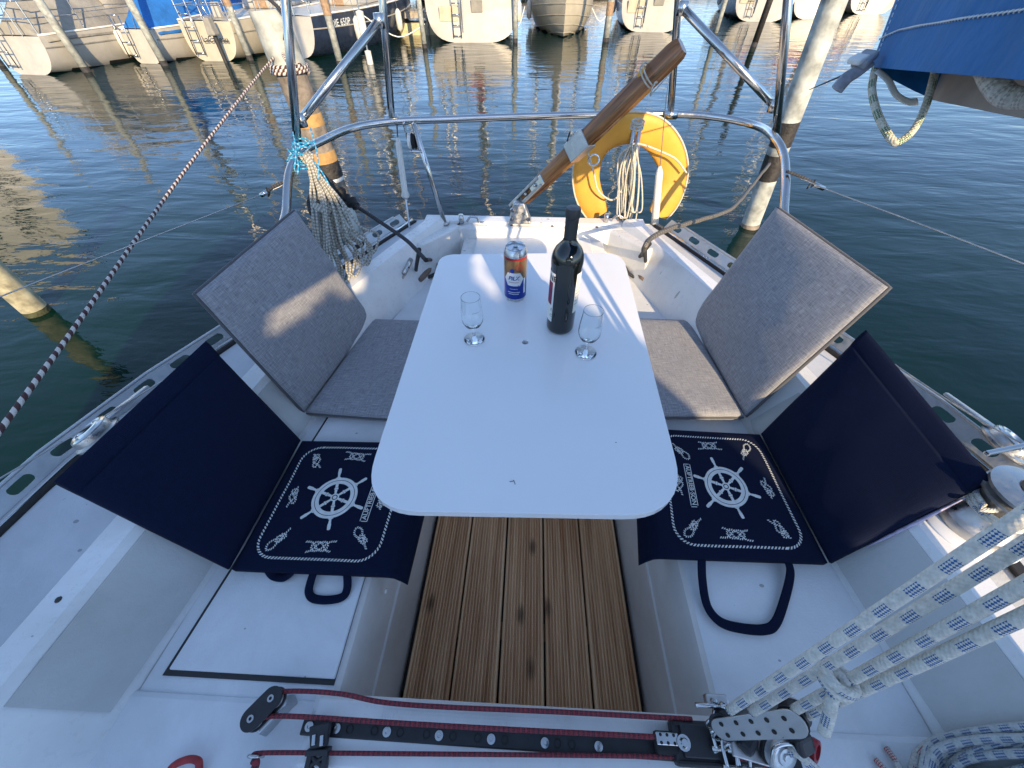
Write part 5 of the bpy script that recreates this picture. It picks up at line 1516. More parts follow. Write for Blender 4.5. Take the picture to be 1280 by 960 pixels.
def grow(pl, k):
    cx_ = sum(p[0] for p in pl)/len(pl); cz_ = sum(p[1] for p in pl)/len(pl)
    return [(cx_+(x-cx_)*k, cz_+(z-cz_)*k) for x, z in pl]
SUN_GAPS[0] = grow(SUN_GAPS[0], 1.28)
def blocker_pt(y, k):
    t = (y+2.6)/(-1.10)
    a = math.pi*k
    return V(0.455-math.cos(a)*(1.62-0.35*t), y, 1.57-0.12*t + (1.42 - 0.85*t**1.6)*math.sin(a))
nc, nr_ = 150, 70
vs = [blocker_pt(-2.6-1.10*i/nr_, j/nc) for i in range(nr_+1) for j in range(nc+1)]
M['tent'] = mat_plain('sun_blocker_canvas', (0.66, 0.64, 0.60), 0.8, var=0.08)
hm = MB(); wm_ = [MB(), MB()]
hf, wf = [], [[], []]
for i in range(nr_):
    for j in range(nc):
        f = (i*(nc+1)+j, i*(nc+1)+j+1, (i+1)*(nc+1)+j+1, (i+1)*(nc+1)+j)
        c = (vs[f[0]]+vs[f[2]])/2; x, z = sunproj(c)
        k = next((k for k in (0, 1) if inpoly(x, z, SUN_GAPS[k])), None)
        (hf if k is None else wf[k]).append(f)
hm.add(vs, hf); MB().box((0.09, -2.9, 1.22), (2.5, 0.01, 0.74)).build('sun_blocker_curtain', M['tent'], yacht)
blocker_o = hm.build('sun_blocker_shell', M['tent'], yacht, smooth='all')
for k in (0, 1):
    if wf[k]:
        used = sorted({i for f in wf[k] for i in f}); mp = {a: b for b, a in enumerate(used)}
        wm_[k].add([vs[i] for i in used], [tuple(mp[i] for i in f) for f in wf[k]]).build('sun_blocker_opening', M['vinyl'], blocker_o, smooth='all')

# ================================================================== pilings
M['pile_grey'] = mat_plain('weathered_white_paint', (0.38, 0.40, 0.37), 0.7, var=0.5, nscale=9, bump=0.4, bscale=35, bdist=0.006)
M['pile_wood'] = mat_plain('weathered_pile_wood', (0.20, 0.17, 0.14), 0.85, var=0.5, nscale=14, bump=0.7, bscale=30, bdist=0.01)
M['pile_dark'] = mat_plain('tarred_band', (0.03, 0.027, 0.025), 0.6, var=0.6, nscale=20, bump=0.6, bscale=50, bdist=0.01)
M['pile_algae'] = mat_plain('algae_growth', (0.045, 0.05, 0.022), 0.8, var=0.5, nscale=18, bump=0.8, bscale=30, bdist=0.015)
M['ochre'] = mat_plain('ochre_band', (0.42, 0.25, 0.09), 0.7, var=0.3, nscale=16)
M['pile_cream'] = mat_plain('cream_pile_paint', (0.34, 0.32, 0.22), 0.7, var=0.5, nscale=12, bump=0.3, bscale=30, bdist=0.004)
def piling(label, base, top, segs, group=None):
    t = thing('mooring_piling', label, 'piling', (0, 0, 0), 0, group)
    base, top = V(*base), V(*top)
    ax = (top-base)
    for (a, b, r, mat, nm) in segs:
        p, q = base+ax*a, base+ax*b
        pts = [p.lerp(q, i/6) for i in range(7)]
        MB().tube(pts, [r*(1+0.02*mnoise.noise(V(i*1.3, r*50, a*9))) for i in range(7)], 22).build(nm, M[mat], t, smooth=True)
    return t
lb0 = P(452, 322, 0.0); lt0 = PT(334, 12, 2.28)
ax_l = lt0-lb0
piling('thick weathered piling with ochre bands behind the rope coil on the left', lb0-ax_l*0.5, lt0, [
    (0.0, 0.36, 0.086, 'pile_algae', 'algae_skin'), (0.355, 0.40, 0.089, 'pile_dark', 'waterline_band'), (0.40, 0.52, 0.084, 'pile_grey', 'painted_section'), (0.518, 0.53, 0.093, 'white_pl', 'white_collar'),
    (0.53, 0.605, 0.087, 'pile_wood', 'lower_shaft'), (0.604, 0.615, 0.093, 'white_pl', 'white_collar'), (0.615, 0.66, 0.095, 'pile_dark', 'dark_wrap'), (0.66, 0.69, 0.096, 'ochre', 'ochre_band'),
    (0.69, 0.755, 0.095, 'pile_wood', 'middle_shaft'), (0.755, 0.785, 0.096, 'ochre', 'ochre_band'), (0.785, 0.885, 0.095, 'pile_wood', 'upper_shaft'), (0.884, 1.0, 0.105, 'pile_grey', 'grey_cap')])
rb0 = P(937, 283, 0.0); rt0 = PT(1046, -8, 2.62)
ax_r = rt0-rb0
piling('thick white piling with black tarred bands right of the pushpit', rb0-ax_r*0.5, rt0, [
    (0.0, 0.335, 0.083, 'pile_algae', 'algae_skin'), (0.333, 0.35, 0.085, 'pile_wood', 'rust_ring'), (0.35, 0.515, 0.081, 'pile_grey', 'lower_section'), (0.515, 0.60, 0.084, 'pile_dark', 'tar_patch'),
    (0.60, 0.625, 0.083, 'pile_grey', 'white_ring'), (0.625, 0.70, 0.085, 'pile_dark', 'tar_patch'), (0.70, 1.05, 0.083, 'pile_grey', 'upper_section')])
# rope turns on the pilings
def pile_rope(base, ax, k, r, mat, turns, label):
    c = base-ax*0.5+ax*1.5*k
    pts = [c+V(r*math.cos(a), r*math.sin(a), 0.016*a/6.28-0.02) for a in [i*0.4 for i in range(int(turns*6.28/0.4))]]
    return pts
pts = pile_rope(lb0, ax_l, 0.885, 0.112, None, 3, '')
line('piling_rope', 'brown and white rope wound round the grey top of the left piling', pts+[PT(352, 62, 2.42), PT(358, 76, 2.3)], 0.010, M['r_moor'], 8, 2)
line('cleat_rope', 'rope end hanging in a loop from the top of the left piling', [PT(322, -10, 2.3), PT(340, 2, 2.2), PT(356, 22, 2.2), PT(356, 50, 2.2)], 0.010, M['r_black'], 8, 6)
# the piling outside the frame whose reflection shows at the left
pb = P(48, 390, 0.0)
piling('short cream coloured piling standing in the water at the left edge', tuple(pb+V(0, 0, -1.2)), tuple(pb+V(0.0, 0.0, 0.80)), [
    (0.0, 0.62, 0.079, 'pile_algae', 'algae_skin'), (0.62, 0.94, 0.078, 'pile_cream', 'painted_shaft'), (0.94, 1.0, 0.082, 'pile_dark', 'dark_top')])

# ================================================================== far boats, posts, pontoons
M['hull_cream'] = mat_gelcoat('hull_cream', (0.46, 0.42, 0.33), 0.35, 0.5, scuff=False)
M['hull_white'] = mat_gelcoat('hull_white', (0.44, 0.42, 0.375), 0.30, 0.4, scuff=False)
M['hull_navy'] = mat_plain('hull_navy', (0.02, 0.03, 0.055), 0.18, var=0.3)
M['hull_black'] = mat_plain('hull_black', (0.012, 0.014, 0.018), 0.2, var=0.3)
M['hull_blue'] = mat_plain('hull_blue', (0.012, 0.04, 0.14), 0.2, var=0.3)
M['antifoul'] = mat_plain('dark_antifouling', (0.02, 0.02, 0.022), 0.6, var=0.4)
M['teak'] = mat_plain('weathered_teak', (0.30, 0.20, 0.12), 0.7, var=0.3, nscale=20)
M['window'] = mat_plain('dark_window', (0.015, 0.022, 0.022), 0.06, var=0.3)
M['canvas_blue'] = mat_plain('cover_blue', (0.012, 0.13, 0.42), 0.8, var=0.25, nscale=3, bump=0.6, bscale=6, bdist=0.03)
M['canvas_grey'] = mat_plain('cover_grey', (0.26, 0.25, 0.22), 0.8, var=0.25, nscale=3, bump=0.6, bscale=6, bdist=0.03)
M['canvas_cream'] = mat_plain('cover_cream', (0.52, 0.46, 0.34), 0.8, var=0.2, nscale=3, bump=0.6, bscale=6, bdist=0.03)
M['spar'] = mat_plain('painted_spar', (0.84, 0.81, 0.74), 0.4, var=0.15)
M['mast_alu'] = mat_metal('mast_aluminium', (0.97, 0.95, 0.90), 0.34)
M['plank_grey'] = mat_plain('pontoon_plank', (0.34, 0.30, 0.24), 0.85, var=0.35, nscale=9, bump=0.4)
M['float_yellow'] = mat_plain('pontoon_float', (0.46, 0.40, 0.24), 0.7, var=0.3)
M['fender'] = mat_plain('fender_white', (0.62, 0.60, 0.54), 0.5, var=0.2)
M['red_cloth'] = mat_plain('red_cloth', (0.34, 0.02, 0.02), 0.8, var=0.3)

def make_boat(label, pos, rz, L=7.5, B=2.5, fb=0.95, hull='hull_white', stern=0.62, cabin=True, cover=None, mast=10.0, sailcover='canvas_blue', ladder=True,
              rail=True, stripe=None, wheel=False, outboard=False, name_=None, clinker=False, nm='moored_sailboat', cat='sailboat', windows=3, group='boats moored along the far pontoon', hood=None, detail=2):
    rt = thing(nm, label, cat, (pos[0], pos[1], 0), rz, group)
    # hull stations, x forward from the stern
    NS, NT = 16, 10
    def hb(s):
        if s < 0.45: return B/2*(stern + (1-stern)*math.sin(math.pi/2*s/0.45))
        return B/2*max(0.0, math.cos(math.pi/2*((s-0.45)/0.55)**1.5))**0.8
    def shz(s): return fb*(1.0+0.22*s*s)
    def keel(s):
        return -0.02+0.0*s if s < 0.02 else -0.02-0.25*math.sin(math.pi*min(1, s*1.05))
    vs = []
    for i in range(NS+1):
        s = i/NS
        x = L*s
        for j in range(-NT, NT+1):
            a = abs(j)/NT
            # superellipse section from keel to sheer
            y = hb(s)*(1-(1-a)**2.3)**0.62
            z = keel(s) + (shz(s)-keel(s))*a**(1.9-0.6*s)
            rake = (1-a)*(-0.05 if s < 0.01 else 0) + (a*0.35 if s == 1 else 0)
            if i == 0: x_ = -0.18*(1-a)+0.12
            else: x_ = x + 0.5*a*max(0, s-0.7)
            vs.append(V(x_, math.copysign(y, j) if j else 0, z))
    W = 2*NT+1
    mb = MB()
    fs = [(i*W+j, i*W+j+1, (i+1)*W+j+1, (i+1)*W+j) for i in range(NS) for j in range(W-1)]
    # antifouling below 0.05
    mis = []
    for f in fs:
        zc = sum(vs[k].z for k in f)/4
        mis.append(1 if zc < 0.03 else 0)
    base = len(mb.v); mb.v += [tuple(v) for v in vs]
    for f, m_ in zip(fs, mis): mb.f.append(list(f)); mb.m.append(m_); mb.uv.append(None)
    h_o = mb.build('hull', [M[hull], M['antifoul']], rt, smooth='all')
    tm = 'hull_white' if hull in ('hull_navy', 'hull_black', 'hull_blue') else hull
    MB().add([v+V(-0.004, 0, 0) for v in vs[:W]], [tuple(range(W))]).build('transom', M[tm], rt)
    # deck with cockpit well
    dk = MB(); dv = []
    for i in range(NS+1):
        for j in (0, W-1): dv.append(vs[i*W+j]+V(0, 0, 0.0))
    def dpt(s, k):   # k -1..1
        i = min(NS-1, int(s*NS)); t = s*NS-i
        a = vs[i*W].lerp(vs[(i+1)*W], t); b = vs[i*W+W-1].lerp(vs[(i+1)*W+W-1], t)
        p = a.lerp(b, (k+1)/2); p.z += 0.03*(1-k*k); return p
    ks = [-1, -0.93, -0.58, 0.58, 0.93, 1]
    ss = [0, 0.04, 0.10, 0.2, 0.32, 0.38, 0.5, 0.62, 0.75, 0.88, 1.0]
    dvs = [dpt(s, k) for s in ss for k in ks]
    dfs = []
    for i in range(len(ss)-1):
        for j in range(5):
            if 1 <= i < 5 and j == 2: continue
            dfs.append((i*6+j, i*6+j+1, (i+1)*6+j+1, (i+1)*6+j))
    dk.add(dvs, dfs); dk.build('deck', M['hull_white'] if hull != 'hull_cream' else M['hull_cream'], rt)
    a, b, c, d = dpt(0.04, -0.58), dpt(0.04, 0.58), dpt(0.38, 0.58), dpt(0.38, -0.58)
    dn = V(0, 0, -0.42)
    MB().hexa([a+dn, b+dn, c+dn, d+dn], [a, b, c, d]).build('cockpit_well', M['hull_cream'], rt).data.flip_normals()
    # open top: remove the lid of the well
    w_o = rt.children[-1] if False else None
    # toe rail
    pts = [vs[i*W]+V(0, 0.01, 0.02) for i in range(NS+1)]; MB().tube(pts, 0.018, 6).build('rubbing_strake', M[stripe or 'spar'], rt, smooth='all')
    pts = [vs[i*W+W-1]+V(0, -0.01, 0.02) for i in range(NS+1)]; MB().tube(pts, 0.018, 6).build('rubbing_strake', M[stripe or 'spar'], rt, smooth='all')
    if clinker:
        for kk in (2, 4, 6, 8):
            for sg in (1, -1):
                pts = [vs[i*W+NT+sg*kk] + V(0, sg*0.006, 0) for i in range(0, NS+1)]
                MB().tube(pts, 0.013, 5).build('hull_plank_lap', M[hull], rt)
    else:
        for sg in (1, -1):
            pts = [vs[i*W+NT+sg*8].lerp(vs[i*W+NT+sg*9], 0.4) + V(0, sg*0.004, 0) for i in range(0, NS+1)]
            MB().tube(pts, 0.014, 5).build('hull_stripe', M['hull_white'] if hull.startswith('hull_n') or hull.startswith('hull_b') else M['canvas_grey'], rt)
    # coachroof
    if cabin:
        x0_, x1_ = 0.38, 0.74
        ch = 0.34
        lo = [dpt(x0_, -0.66), dpt(x0_, 0.66), dpt(x1_, 0.62), dpt(x1_, -0.62)]
        hi = [dpt(x0_, -0.56)+V(0.05, 0, ch), dpt(x0_, 0.56)+V(0.05, 0, ch), dpt(x1_, 0.42)+V(-0.35, 0, ch*0.72), dpt(x1_, -0.42)+V(-0.35, 0, ch*0.72)]
        cb = MB().hexa(lo, hi).build('cabin', M['hull_white'], rt, bevel=0.05)
        for sg, (i0, i1) in ((-1, (0, 3)), (1, (1, 2))):
            for k in range(windows):
                t0_, t1_ = 0.10+k*0.27, 0.10+k*0.27+0.19
                q = []
                for t_, v_ in ((t0_, 0.35), (t1_, 0.35), (t1_-0.01, 0.78), (t0_+0.01, 0.78)):
                    q.append(lo[i0].lerp(lo[i1], t_).lerp(hi[i0].lerp(hi[i1], t_), v_)+V(0, sg*0.008, 0.003))
                MB().add(q, [(0, 1, 2, 3)]).build('window', M['window'], cb, solid=0.006)
        q = [lo[0].lerp(lo[1], 0.36).lerp(hi[0].lerp(hi[1], 0.36), 0.05)+V(-0.02, 0, 0), lo[0].lerp(lo[1], 0.64).lerp(hi[0].lerp(hi[1], 0.64), 0.05)+V(-0.02, 0, 0), lo[0].lerp(lo[1], 0.64).lerp(hi[0].lerp(hi[1], 0.64), 0.95)+V(-0.02, 0, 0), lo[0].lerp(lo[1], 0.36).lerp(hi[0].lerp(hi[1], 0.36), 0.95)+V(-0.02, 0, 0)]
        MB().add(q, [(0, 1, 2, 3)]).build('companionway', M['teak'] if detail > 1 else M['window'], cb, solid=0.01)
    zb = shz(0)
    if hood:
        hv = []
        xs_ = [L*0.30, L*0.37, L*0.46, L*0.52]
        hs_ = [0.62, 0.72, 0.62, 0.30]
        for x, h_ in zip(xs_, hs_):
            for k in range(11):
                a = math.pi*k/10
                hv.append(V(x, -math.cos(a)*B*0.34, zb+0.05+h_*math.sin(a)**0.5))
        MB().add(hv, [(i*11+k, i*11+k+1, (i+1)*11+k+1, (i+1)*11+k) for i in range(3) for k in range(10)]).build('sprayhood', M[hood], rt, smooth='all', solid=0.02)
        for k in (2, 5):
            q = [hv[33+k]*0.5+hv[22+k]*0.5, hv[33+k+2]*0.5+hv[22+k+2]*0.5, hv[22+k+2], hv[22+k]]
            MB().add([p+V(0.02, 0, 0.03) for p in q], [(0, 1, 2, 3)]).build('window', M['window'], rt, solid=0.01)
    mx = L*0.56
    if mast:
        MB().tube([V(mx, 0, zb), V(mx, 0, zb+mast*0.6), V(mx, 0, zb+mast)], [0.12, 0.11, 0.09], 14).build('mast', M['mast_alu'], rt, smooth='all')
        for zz_ in (0.55,):
            for sg in (-1, 1):
                MB().tube([V(mx, 0, zb+mast*zz_), V(mx-0.1, sg*B*0.28, zb+mast*zz_+0.05)], 0.016, 6).build('spreader', M['spar'], rt)
                MB().tube([V(mx-0.05, sg*B*0.46, zb), V(mx-0.1, sg*B*0.28, zb+mast*zz_+0.05), V(mx, 0, zb+mast*0.95)], 0.008, 5).build('shroud', M['wire'], rt)
        MB().tube([V(mx, 0, zb+mast), V(0.1, 0, zb)], 0.008, 5).build('backstay', M['wire'], rt)
        MB().tube([V(mx, 0, zb+mast*0.96), V(L*0.99, 0, zb+0.25)], 0.035, 6).build('furled_jib', M['spar'], rt)
        zb2 = zb+1.0
        bl = [V(mx-0.05, 0, zb2+0.16), V(mx*0.7, 0, zb2+0.13), V(mx*0.4, 0, zb2+0.09), V(mx*0.14, 0, zb2+0.06)]
        MB().tube([V(mx, 0, zb2), V(mx*0.10, 0, zb2-0.02)], 0.045, 8).build('boom', M['spar'], rt, smooth='all')
        if sailcover:
            MB().tube(spline(bl, 4), [0.14-0.006*i+0.02*mnoise.noise(V(i*0.8, L, B)) for i in range(13)], 10, flat=(1.25, 0.8), upv=(0, 0, 1)).build('sail_cover', M[sailcover], rt, smooth='all')
    if cover:   # tent-like cockpit cover over the boom
        cv_ = []; xs_ = [L*0.03, L*0.12, L*0.30, L*0.50, L*0.66]
        tops = [0.30, 0.80, 0.95, 0.98, 0.50]
        for x, h_ in zip(xs_, tops):
            for k in range(13):
                kk = (k-6)/6
                yv_ = kk*hb(x/L)*1.03
                z_ = zb-0.10 + (h_+0.10)*(1-abs(kk)**1.25) + 0.03*mnoise.noise(V(x*2, kk*4, L))
                cv_.append(V(x, yv_, z_))
        MB().add(cv_, [(i*13+k, i*13+k+1, (i+1)*13+k+1, (i+1)*13+k) for i in range(4) for k in range(12)] + [tuple(range(13))]).build('cockpit_cover', M[cover], rt, smooth=True, solid=0.02)
    # pushpit on the stern and lifelines
    if rail:
        hh = 0.55
        w0 = hb(0)*0.92
        zt_ = zb+hh
        pr = spline([V(L*0.16, -hb(0.16)*0.96, zt_), V(0.18, -w0, zt_), V(0.12, -w0*0.8, zt_), V(0.10, 0, zt_), V(0.12, w0*0.8, zt_), V(0.18, w0, zt_), V(L*0.16, hb(0.16)*0.96, zt_)], 4)
        MB().tube(pr, 0.014, 6).build('stern_rail', M['steel'], rt, smooth='all')
        MB().tube([p+V(0, 0, -0.27) for p in pr], 0.012, 6).build('stern_rail', M['steel'], rt, smooth='all')
        for p in (pr[0], pr[4], pr[10], pr[14], pr[20], pr[24]):
            MB().tube([p, V(p.x, p.y, zb)], 0.013, 6).build('stanchion', M['steel'], rt)
        for sg in (-1, 1):
            for s_ in (0.38, 0.55, 0.72):
                q = V(L*s_, sg*hb(s_)*0.95, shz(s_))
                MB().tube([q, q+V(0, 0, 0.55)], 0.012, 6).build('stanchion', M['steel'], rt)
            for k_ in (0.30, 0.55):
                MB().tube([V(L*s_, sg*hb(s_)*0.955, shz(s_)+k_) for s_ in (0.16, 0.38, 0.55, 0.72, 0.93)], 0.006, 5).build('guard_wire', M['wire'], rt)
        MB().tube(spline([V(L*0.86, -hb(0.86), shz(0.86)+0.5), V(L*1.05, 0, shz(1)+0.55), V(L*0.86, hb(0.86), shz(0.86)+0.5)], 5), 0.014, 6).build('bow_rail', M['steel'], rt, smooth='all')
        for sg in (-1, 1): MB().tube([V(L*0.90, sg*hb(0.9)*0.8, shz(0.9)), V(L*0.92, sg*hb(0.9)*0.8, shz(0.9)+0.52)], 0.013, 6).build('stanchion', M['steel'], rt)
    if ladder:
        ly = B*0.16
        ld = MB()
        for sg in (-0.12, 0.12): ld.tube([V(-0.03, ly+sg, zb+0.25), V(-0.06, ly+sg, zb*0.98), V(-0.10, ly+sg, 0.12)], 0.014, 6)
        for k in range(4): ld.tube([V(-0.08, ly-0.12, 0.16+k*0.24), V(-0.08, ly+0.12, 0.16+k*0.24)], 0.014, 6)
        ld.build('ladder', M['steel'], rt, smooth='all')
    if B > 2.4 and rail and detail > 1:
        MB().box((0.035, B*0.24, zb*0.66), (0.05, 0.55, 0.34), 0, Matrix.Rotation(R(-10), 3, 'Y')).build('transom_locker', M['canvas_cream'], rt, bevel=0.015)
        MB().box((0.06, -B*0.05, zb*0.83), (0.05, 0.34, zb*0.30), 0, Matrix.Rotation(R(-10), 3, 'Y')).build('stern_gate', M['canvas_grey'], rt, bevel=0.02)
        MB().tube([V(-0.03, B*0.1, 0.25), V(0.04, B*0.1, zb+0.9)], 0.022, 8).build('flag_staff', M['wire'], rt)
        MB().box((L*0.14, 0, zb+0.25), (0.25, 0.5, 0.35)).build('cockpit_box', M['red_cloth'], rt, bevel=0.03)
    if wheel:
        c = V(L*0.10, 0, zb+0.28)
        MB().tube([c+V(0.04*math.cos(a*2), 0.36*math.cos(a), 0.36*math.sin(a)) for a in [k*math.pi/12 for k in range(24)]], 0.016, 6, closed=True).build('steering_wheel', M['steel'], rt, smooth='all')
        sp_ = MB()
        for k in range(6): sp_.tube([c, c+V(0, 0.35*math.cos(k*math.pi/3), 0.35*math.sin(k*math.pi/3))], 0.008, 5)
        sp_.build('wheel_spokes', M['steel'], rt)
        MB().hexa([c+V(x, y, -0.5) for x, y in ((-0.08, -0.12), (0.14, -0.12), (0.14, 0.12), (-0.08, 0.12))], [c+V(x, y, 0.02) for x, y in ((-0.03, -0.08), (0.12, -0.08), (0.12, 0.08), (-0.03, 0.08))]).build('pedestal', M['hull_white'], rt, bevel=0.02)
    if outboard:
        c = V(-0.22, -B*0.2, zb*0.7)
        ob = MB().hexa([c+V(x, y, 0) for x, y in ((-0.14, -0.1), (0.1, -0.1), (0.1, 0.1), (-0.14, 0.1))], [c+V(x, y, 0.32) for x, y in ((-0.1, -0.07), (0.08, -0.07), (0.08, 0.07), (-0.1, 0.07))]).build('outboard_motor', M['canvas_grey'], rt, bevel=0.03)
        MB().tube([c+V(0, 0, 0.02), c+V(0, 0, -0.7)], 0.05, 8).build('motor_leg', M['antifoul'], ob)
    # fenders
    for sg, s_ in ((-1, 0.25), (1, 0.3), (-1, 0.6)):
        q = V(L*s_, sg*(hb(s_)+0.06), fb*0.55)
        f_ = MB().lathe([(0, 0.28), (0.03, 0.27), (0.09, 0.2), (0.10, 0.0), (0.09, -0.2), (0, -0.27)], 10, q).build('fender', M['fender'], rt, smooth='all')
        MB().tube([q+V(0, 0, 0.27), V(q.x, q.y-sg*0.05, shz(s_)+0.25)], 0.008, 5).build('fender_line', M['wire'], f_)
    if name_:
        vsn, fsn = text_mesh(name_[0], name_[1], 0.002)
        if name_[2] == 'transom':
            out = [V(-0.05, -q.x-name_[3], name_[4]+q.y) for q in vsn]
        else:
            sg = 1 if name_[2] == 'port' else -1
            out = []
            for q in vsn:
                x = name_[3] + (-sg)*q.x*1.0; s_ = max(0.0, min(0.999, x/L)); a_ = 0.84 + 0*q.y
                yy_ = hb(s_)*(1-(1-a_)**2.3)**0.62 + 0.012
                out.append(V(x, sg*yy_, name_[4]+q.y))
        MB().add(out, fsn).build('name_lettering', M['ink'] if name_[2] == 'transom' else M['print'], rt)
    return rt

def hd(dx, dy): return math.atan2(dy, dx)
W0 = lambda u, v: P(u, v, 0.0)
b = W0(44, 93);  make_boat('white sailboat with grey canopy and stern ladder at the far left', b, hd(0.08, 1), L=7.2, B=1.9, fb=0.64, stern=0.66, hood='canvas_grey', cover='canvas_grey', sailcover='canvas_cream', mast=9.5, windows=2)
b = W0(188, 79); make_boat('white sailboat under a large bright blue tent cover, narrow stern with ladder', b, hd(0.08, 1), L=6.8, B=1.7, fb=0.62, stern=0.52, cover='canvas_blue', cabin=False, mast=9.0, sailcover=None, windows=0, rail=False)
b = W0(272, 76); make_boat('cream sailboat with steering wheel and open stern, dark lettering on the transom', b, hd(0.06, 1), L=7.5, B=1.9, fb=0.74, stern=0.72, hull='hull_cream', wheel=True, mast=10, sailcover='canvas_blue', outboard=True, name_=('LaCaBeau', 0.17, 'transom', 0.22, 0.42))
b = W0(368, 72); make_boat('dark navy sailboat with a white deck behind the leftmost steel frame post', (b.x, b.y), hd(0.25, 0.97), L=6.6, B=2.1, fb=0.80, stern=0.75, hull='hull_navy', mast=10.5, sailcover='canvas_cream', ladder=False, name_=('DIE 650P', 0.20, 'starboard', 1.1, 0.62), windows=3)
b = W0(592, 53); make_boat('wide white sailboat seen square on from the stern with swim ladder', b, hd(-0.08, 1), L=9.0, B=2.95, fb=0.98, stern=0.94, mast=12, sailcover='canvas_blue', wheel=False, hood='canvas_grey', windows=3)
b = W0(696, 45); make_boat('cream clinker built boat moored bow first towards the camera', (b.x+0.2, b.y+6.2), hd(0.0, -1), L=6.6, B=2.3, fb=0.90, stern=0.8, hull='hull_cream', mast=8, sailcover='canvas_cream', ladder=False, clinker=True, windows=2, rail=False)
b = W0(812, 40); make_boat('sailboat with dark blue hull sides and white transom, bathing ladder down', b, hd(0.12, 1), L=8.5, B=2.6, fb=0.98, stern=0.86, hull='hull_blue', mast=11.5, sailcover='canvas_blue', hood='canvas_blue')
b = W0(948, 27); make_boat('black hulled sailboat with pale transom right of the tiller', b, hd(0.2, 0.98), L=9.0, B=2.8, fb=1.05, stern=0.8, hull='hull_black', mast=12, sailcover='canvas_grey')
b = W0(1015, 24); make_boat('white motorboat with a red and white cloth over its stern', b, hd(0.1, 1), L=6.5, B=2.3, fb=1.0, stern=0.85, mast=0, sailcover=None, nm='moored_motorboat', cat='motorboat', ladder=False, cover='red_cloth', cabin=False)
b = W0(1085, 18); make_boat('white sailboat behind the right piling and the blue cover', b, hd(0.05, 1), L=8.5, B=2.7, fb=1.2, stern=0.8, mast=12, sailcover='canvas_grey')
# more of the row outside the picture; their masts and hulls are mirrored in the water
# second row beyond the pontoon
random.seed(21)
row = V(0.88, 0.47, 0)
org = V(-15.0, 17.2, 0)
for i, (off, lab, hl, sc1, cv) in enumerate(((0.0, 'white sailboat in the second row with a grey canvas cover, far left', 'hull_white', 'canvas_grey', 'canvas_grey'), (3.3, 'cream sailboat in the second row left of the blue covered boat', 'hull_cream', 'canvas_cream', 'canvas_cream'),
        (6.4, 'white sailboat in the second row under a pale blue boom tent', 'hull_white', 'canvas_blue', 'canvas_blue'), (9.8, 'second row sailboat behind the thick weathered piling', 'hull_white', 'canvas_blue', None),
        (13.2, 'second row sailboat behind the dark navy hull', 'hull_white', 'canvas_cream', None), (18.0, 'second row sailboat behind the wide white stern', 'hull_cream', 'canvas_grey', None), (22.0, 'second row sailboat behind the clinker boat', 'hull_white', 'canvas_blue', None), (26.5, 'second row sailboat beyond the blue hulled boat', 'hull_white', 'canvas_cream', None))):
    p = org + row*off + V(0, 4.6 + (4 if i < 3 else 6), 0) - V(0, 4 if i < 3 else 0, 0)
    make_boat(lab, p, hd(-0.15, 1), L=8.0, B=2.6, fb=1.15, hull=hl, mast=random.uniform(9.5, 13), sailcover=sc1, cover=cv, cabin=cv is None, ladder=False, group='boats in the second row', detail=1, hood=None if cv else 'canvas_blue')

for i, (off, lab) in enumerate(((1.6, 'third row sailboat, bare mast mirrored at the far left'), (4.8, 'third row sailboat left of the thick weathered piling'), (8.0, 'third row sailboat behind the navy hull'), (11.4, 'third row sailboat between navy hull and wide stern'))):
    p = org + row*off + V(-1.0, 9.5, 0)
    make_boat(lab, p, hd(-0.1, 1), L=8.0, B=2.5, fb=1.15, hull='hull_white', mast=random.uniform(10, 14), sailcover='canvas_cream', ladder=False, group='boats in the third row', detail=1, rail=False)

# pontoon behind the first row, with planks on edge beams and floats
pont = thing('pontoon', 'wooden pontoon with pale floats running behind the first row of boats', 'pontoon', (0, 0, 0))
pA = org + V(-2, 3.2, 0) + V(0, 0, 0); rd = row.normalized(); rn = V(-rd.y, rd.x, 0)
# visible finger pontoon between navy boat and wide boat
fp0, fp1 = W0(486, 46), W0(540, 44)
mb = MB()
dfp = (fp1-fp0); dfp.z = 0; Lf = 3.4; dfp = V(0.97, 0.24, 0); nf = V(-0.24, 0.97, 0)
fp0 = fp0 + V(-0.3, 0.15, 0)
MB().poly([fp0, fp0+dfp*Lf, fp0+dfp*Lf+nf*0.9, fp0+nf*0.9][::1], 0.0).v
MB().hexa([fp0+V(0, 0, -0.1), fp0+dfp*Lf+V(0, 0, -0.1), fp0+dfp*Lf+nf*0.9+V(0, 0, -0.1), fp0+nf*0.9+V(0, 0, -0.1)], [q+V(0, 0, 0.30) for q in (fp0, fp0+dfp*Lf, fp0+dfp*Lf+nf*0.9, fp0+nf*0.9)]).build('float', M['float_yellow'], pont, bevel=0.02)
MB().hexa([fp0-nf*0.05+V(0, 0, 0.42), fp0+dfp*Lf-nf*0.05+V(0, 0, 0.42), fp0+dfp*Lf+nf*0.95+V(0, 0, 0.42), fp0+nf*0.95+V(0, 0, 0.42)], [q+V(0, 0, 0.56) for q in (fp0-nf*0.05, fp0+dfp*Lf-nf*0.05, fp0+dfp*Lf+nf*0.95, fp0+nf*0.95)]).build('edge_beam', M['plank_grey'], pont, bevel=0.01)
for k in range(22):
    c = fp0+dfp*(0.08+k*0.152)+nf*0.45+V(0, 0, 0.575)
    MB().box(c, (0.138, 1.02, 0.026), 0, Matrix.Rotation(math.atan2(dfp.y, dfp.x), 3, 'Z')).build('deck_plank', M['plank_grey'], pont)
for k in (0.3, 1.6, 2.9):
    c = fp0+dfp*k; MB().tube([c+V(0, -0.03, 0.5), c+V(0, -0.03, -0.05)], 0.04, 8).build('pontoon_bracket', M['plank_grey'], pont)
mb = MB()
a0 = org + V(-4, 6.9, 0)
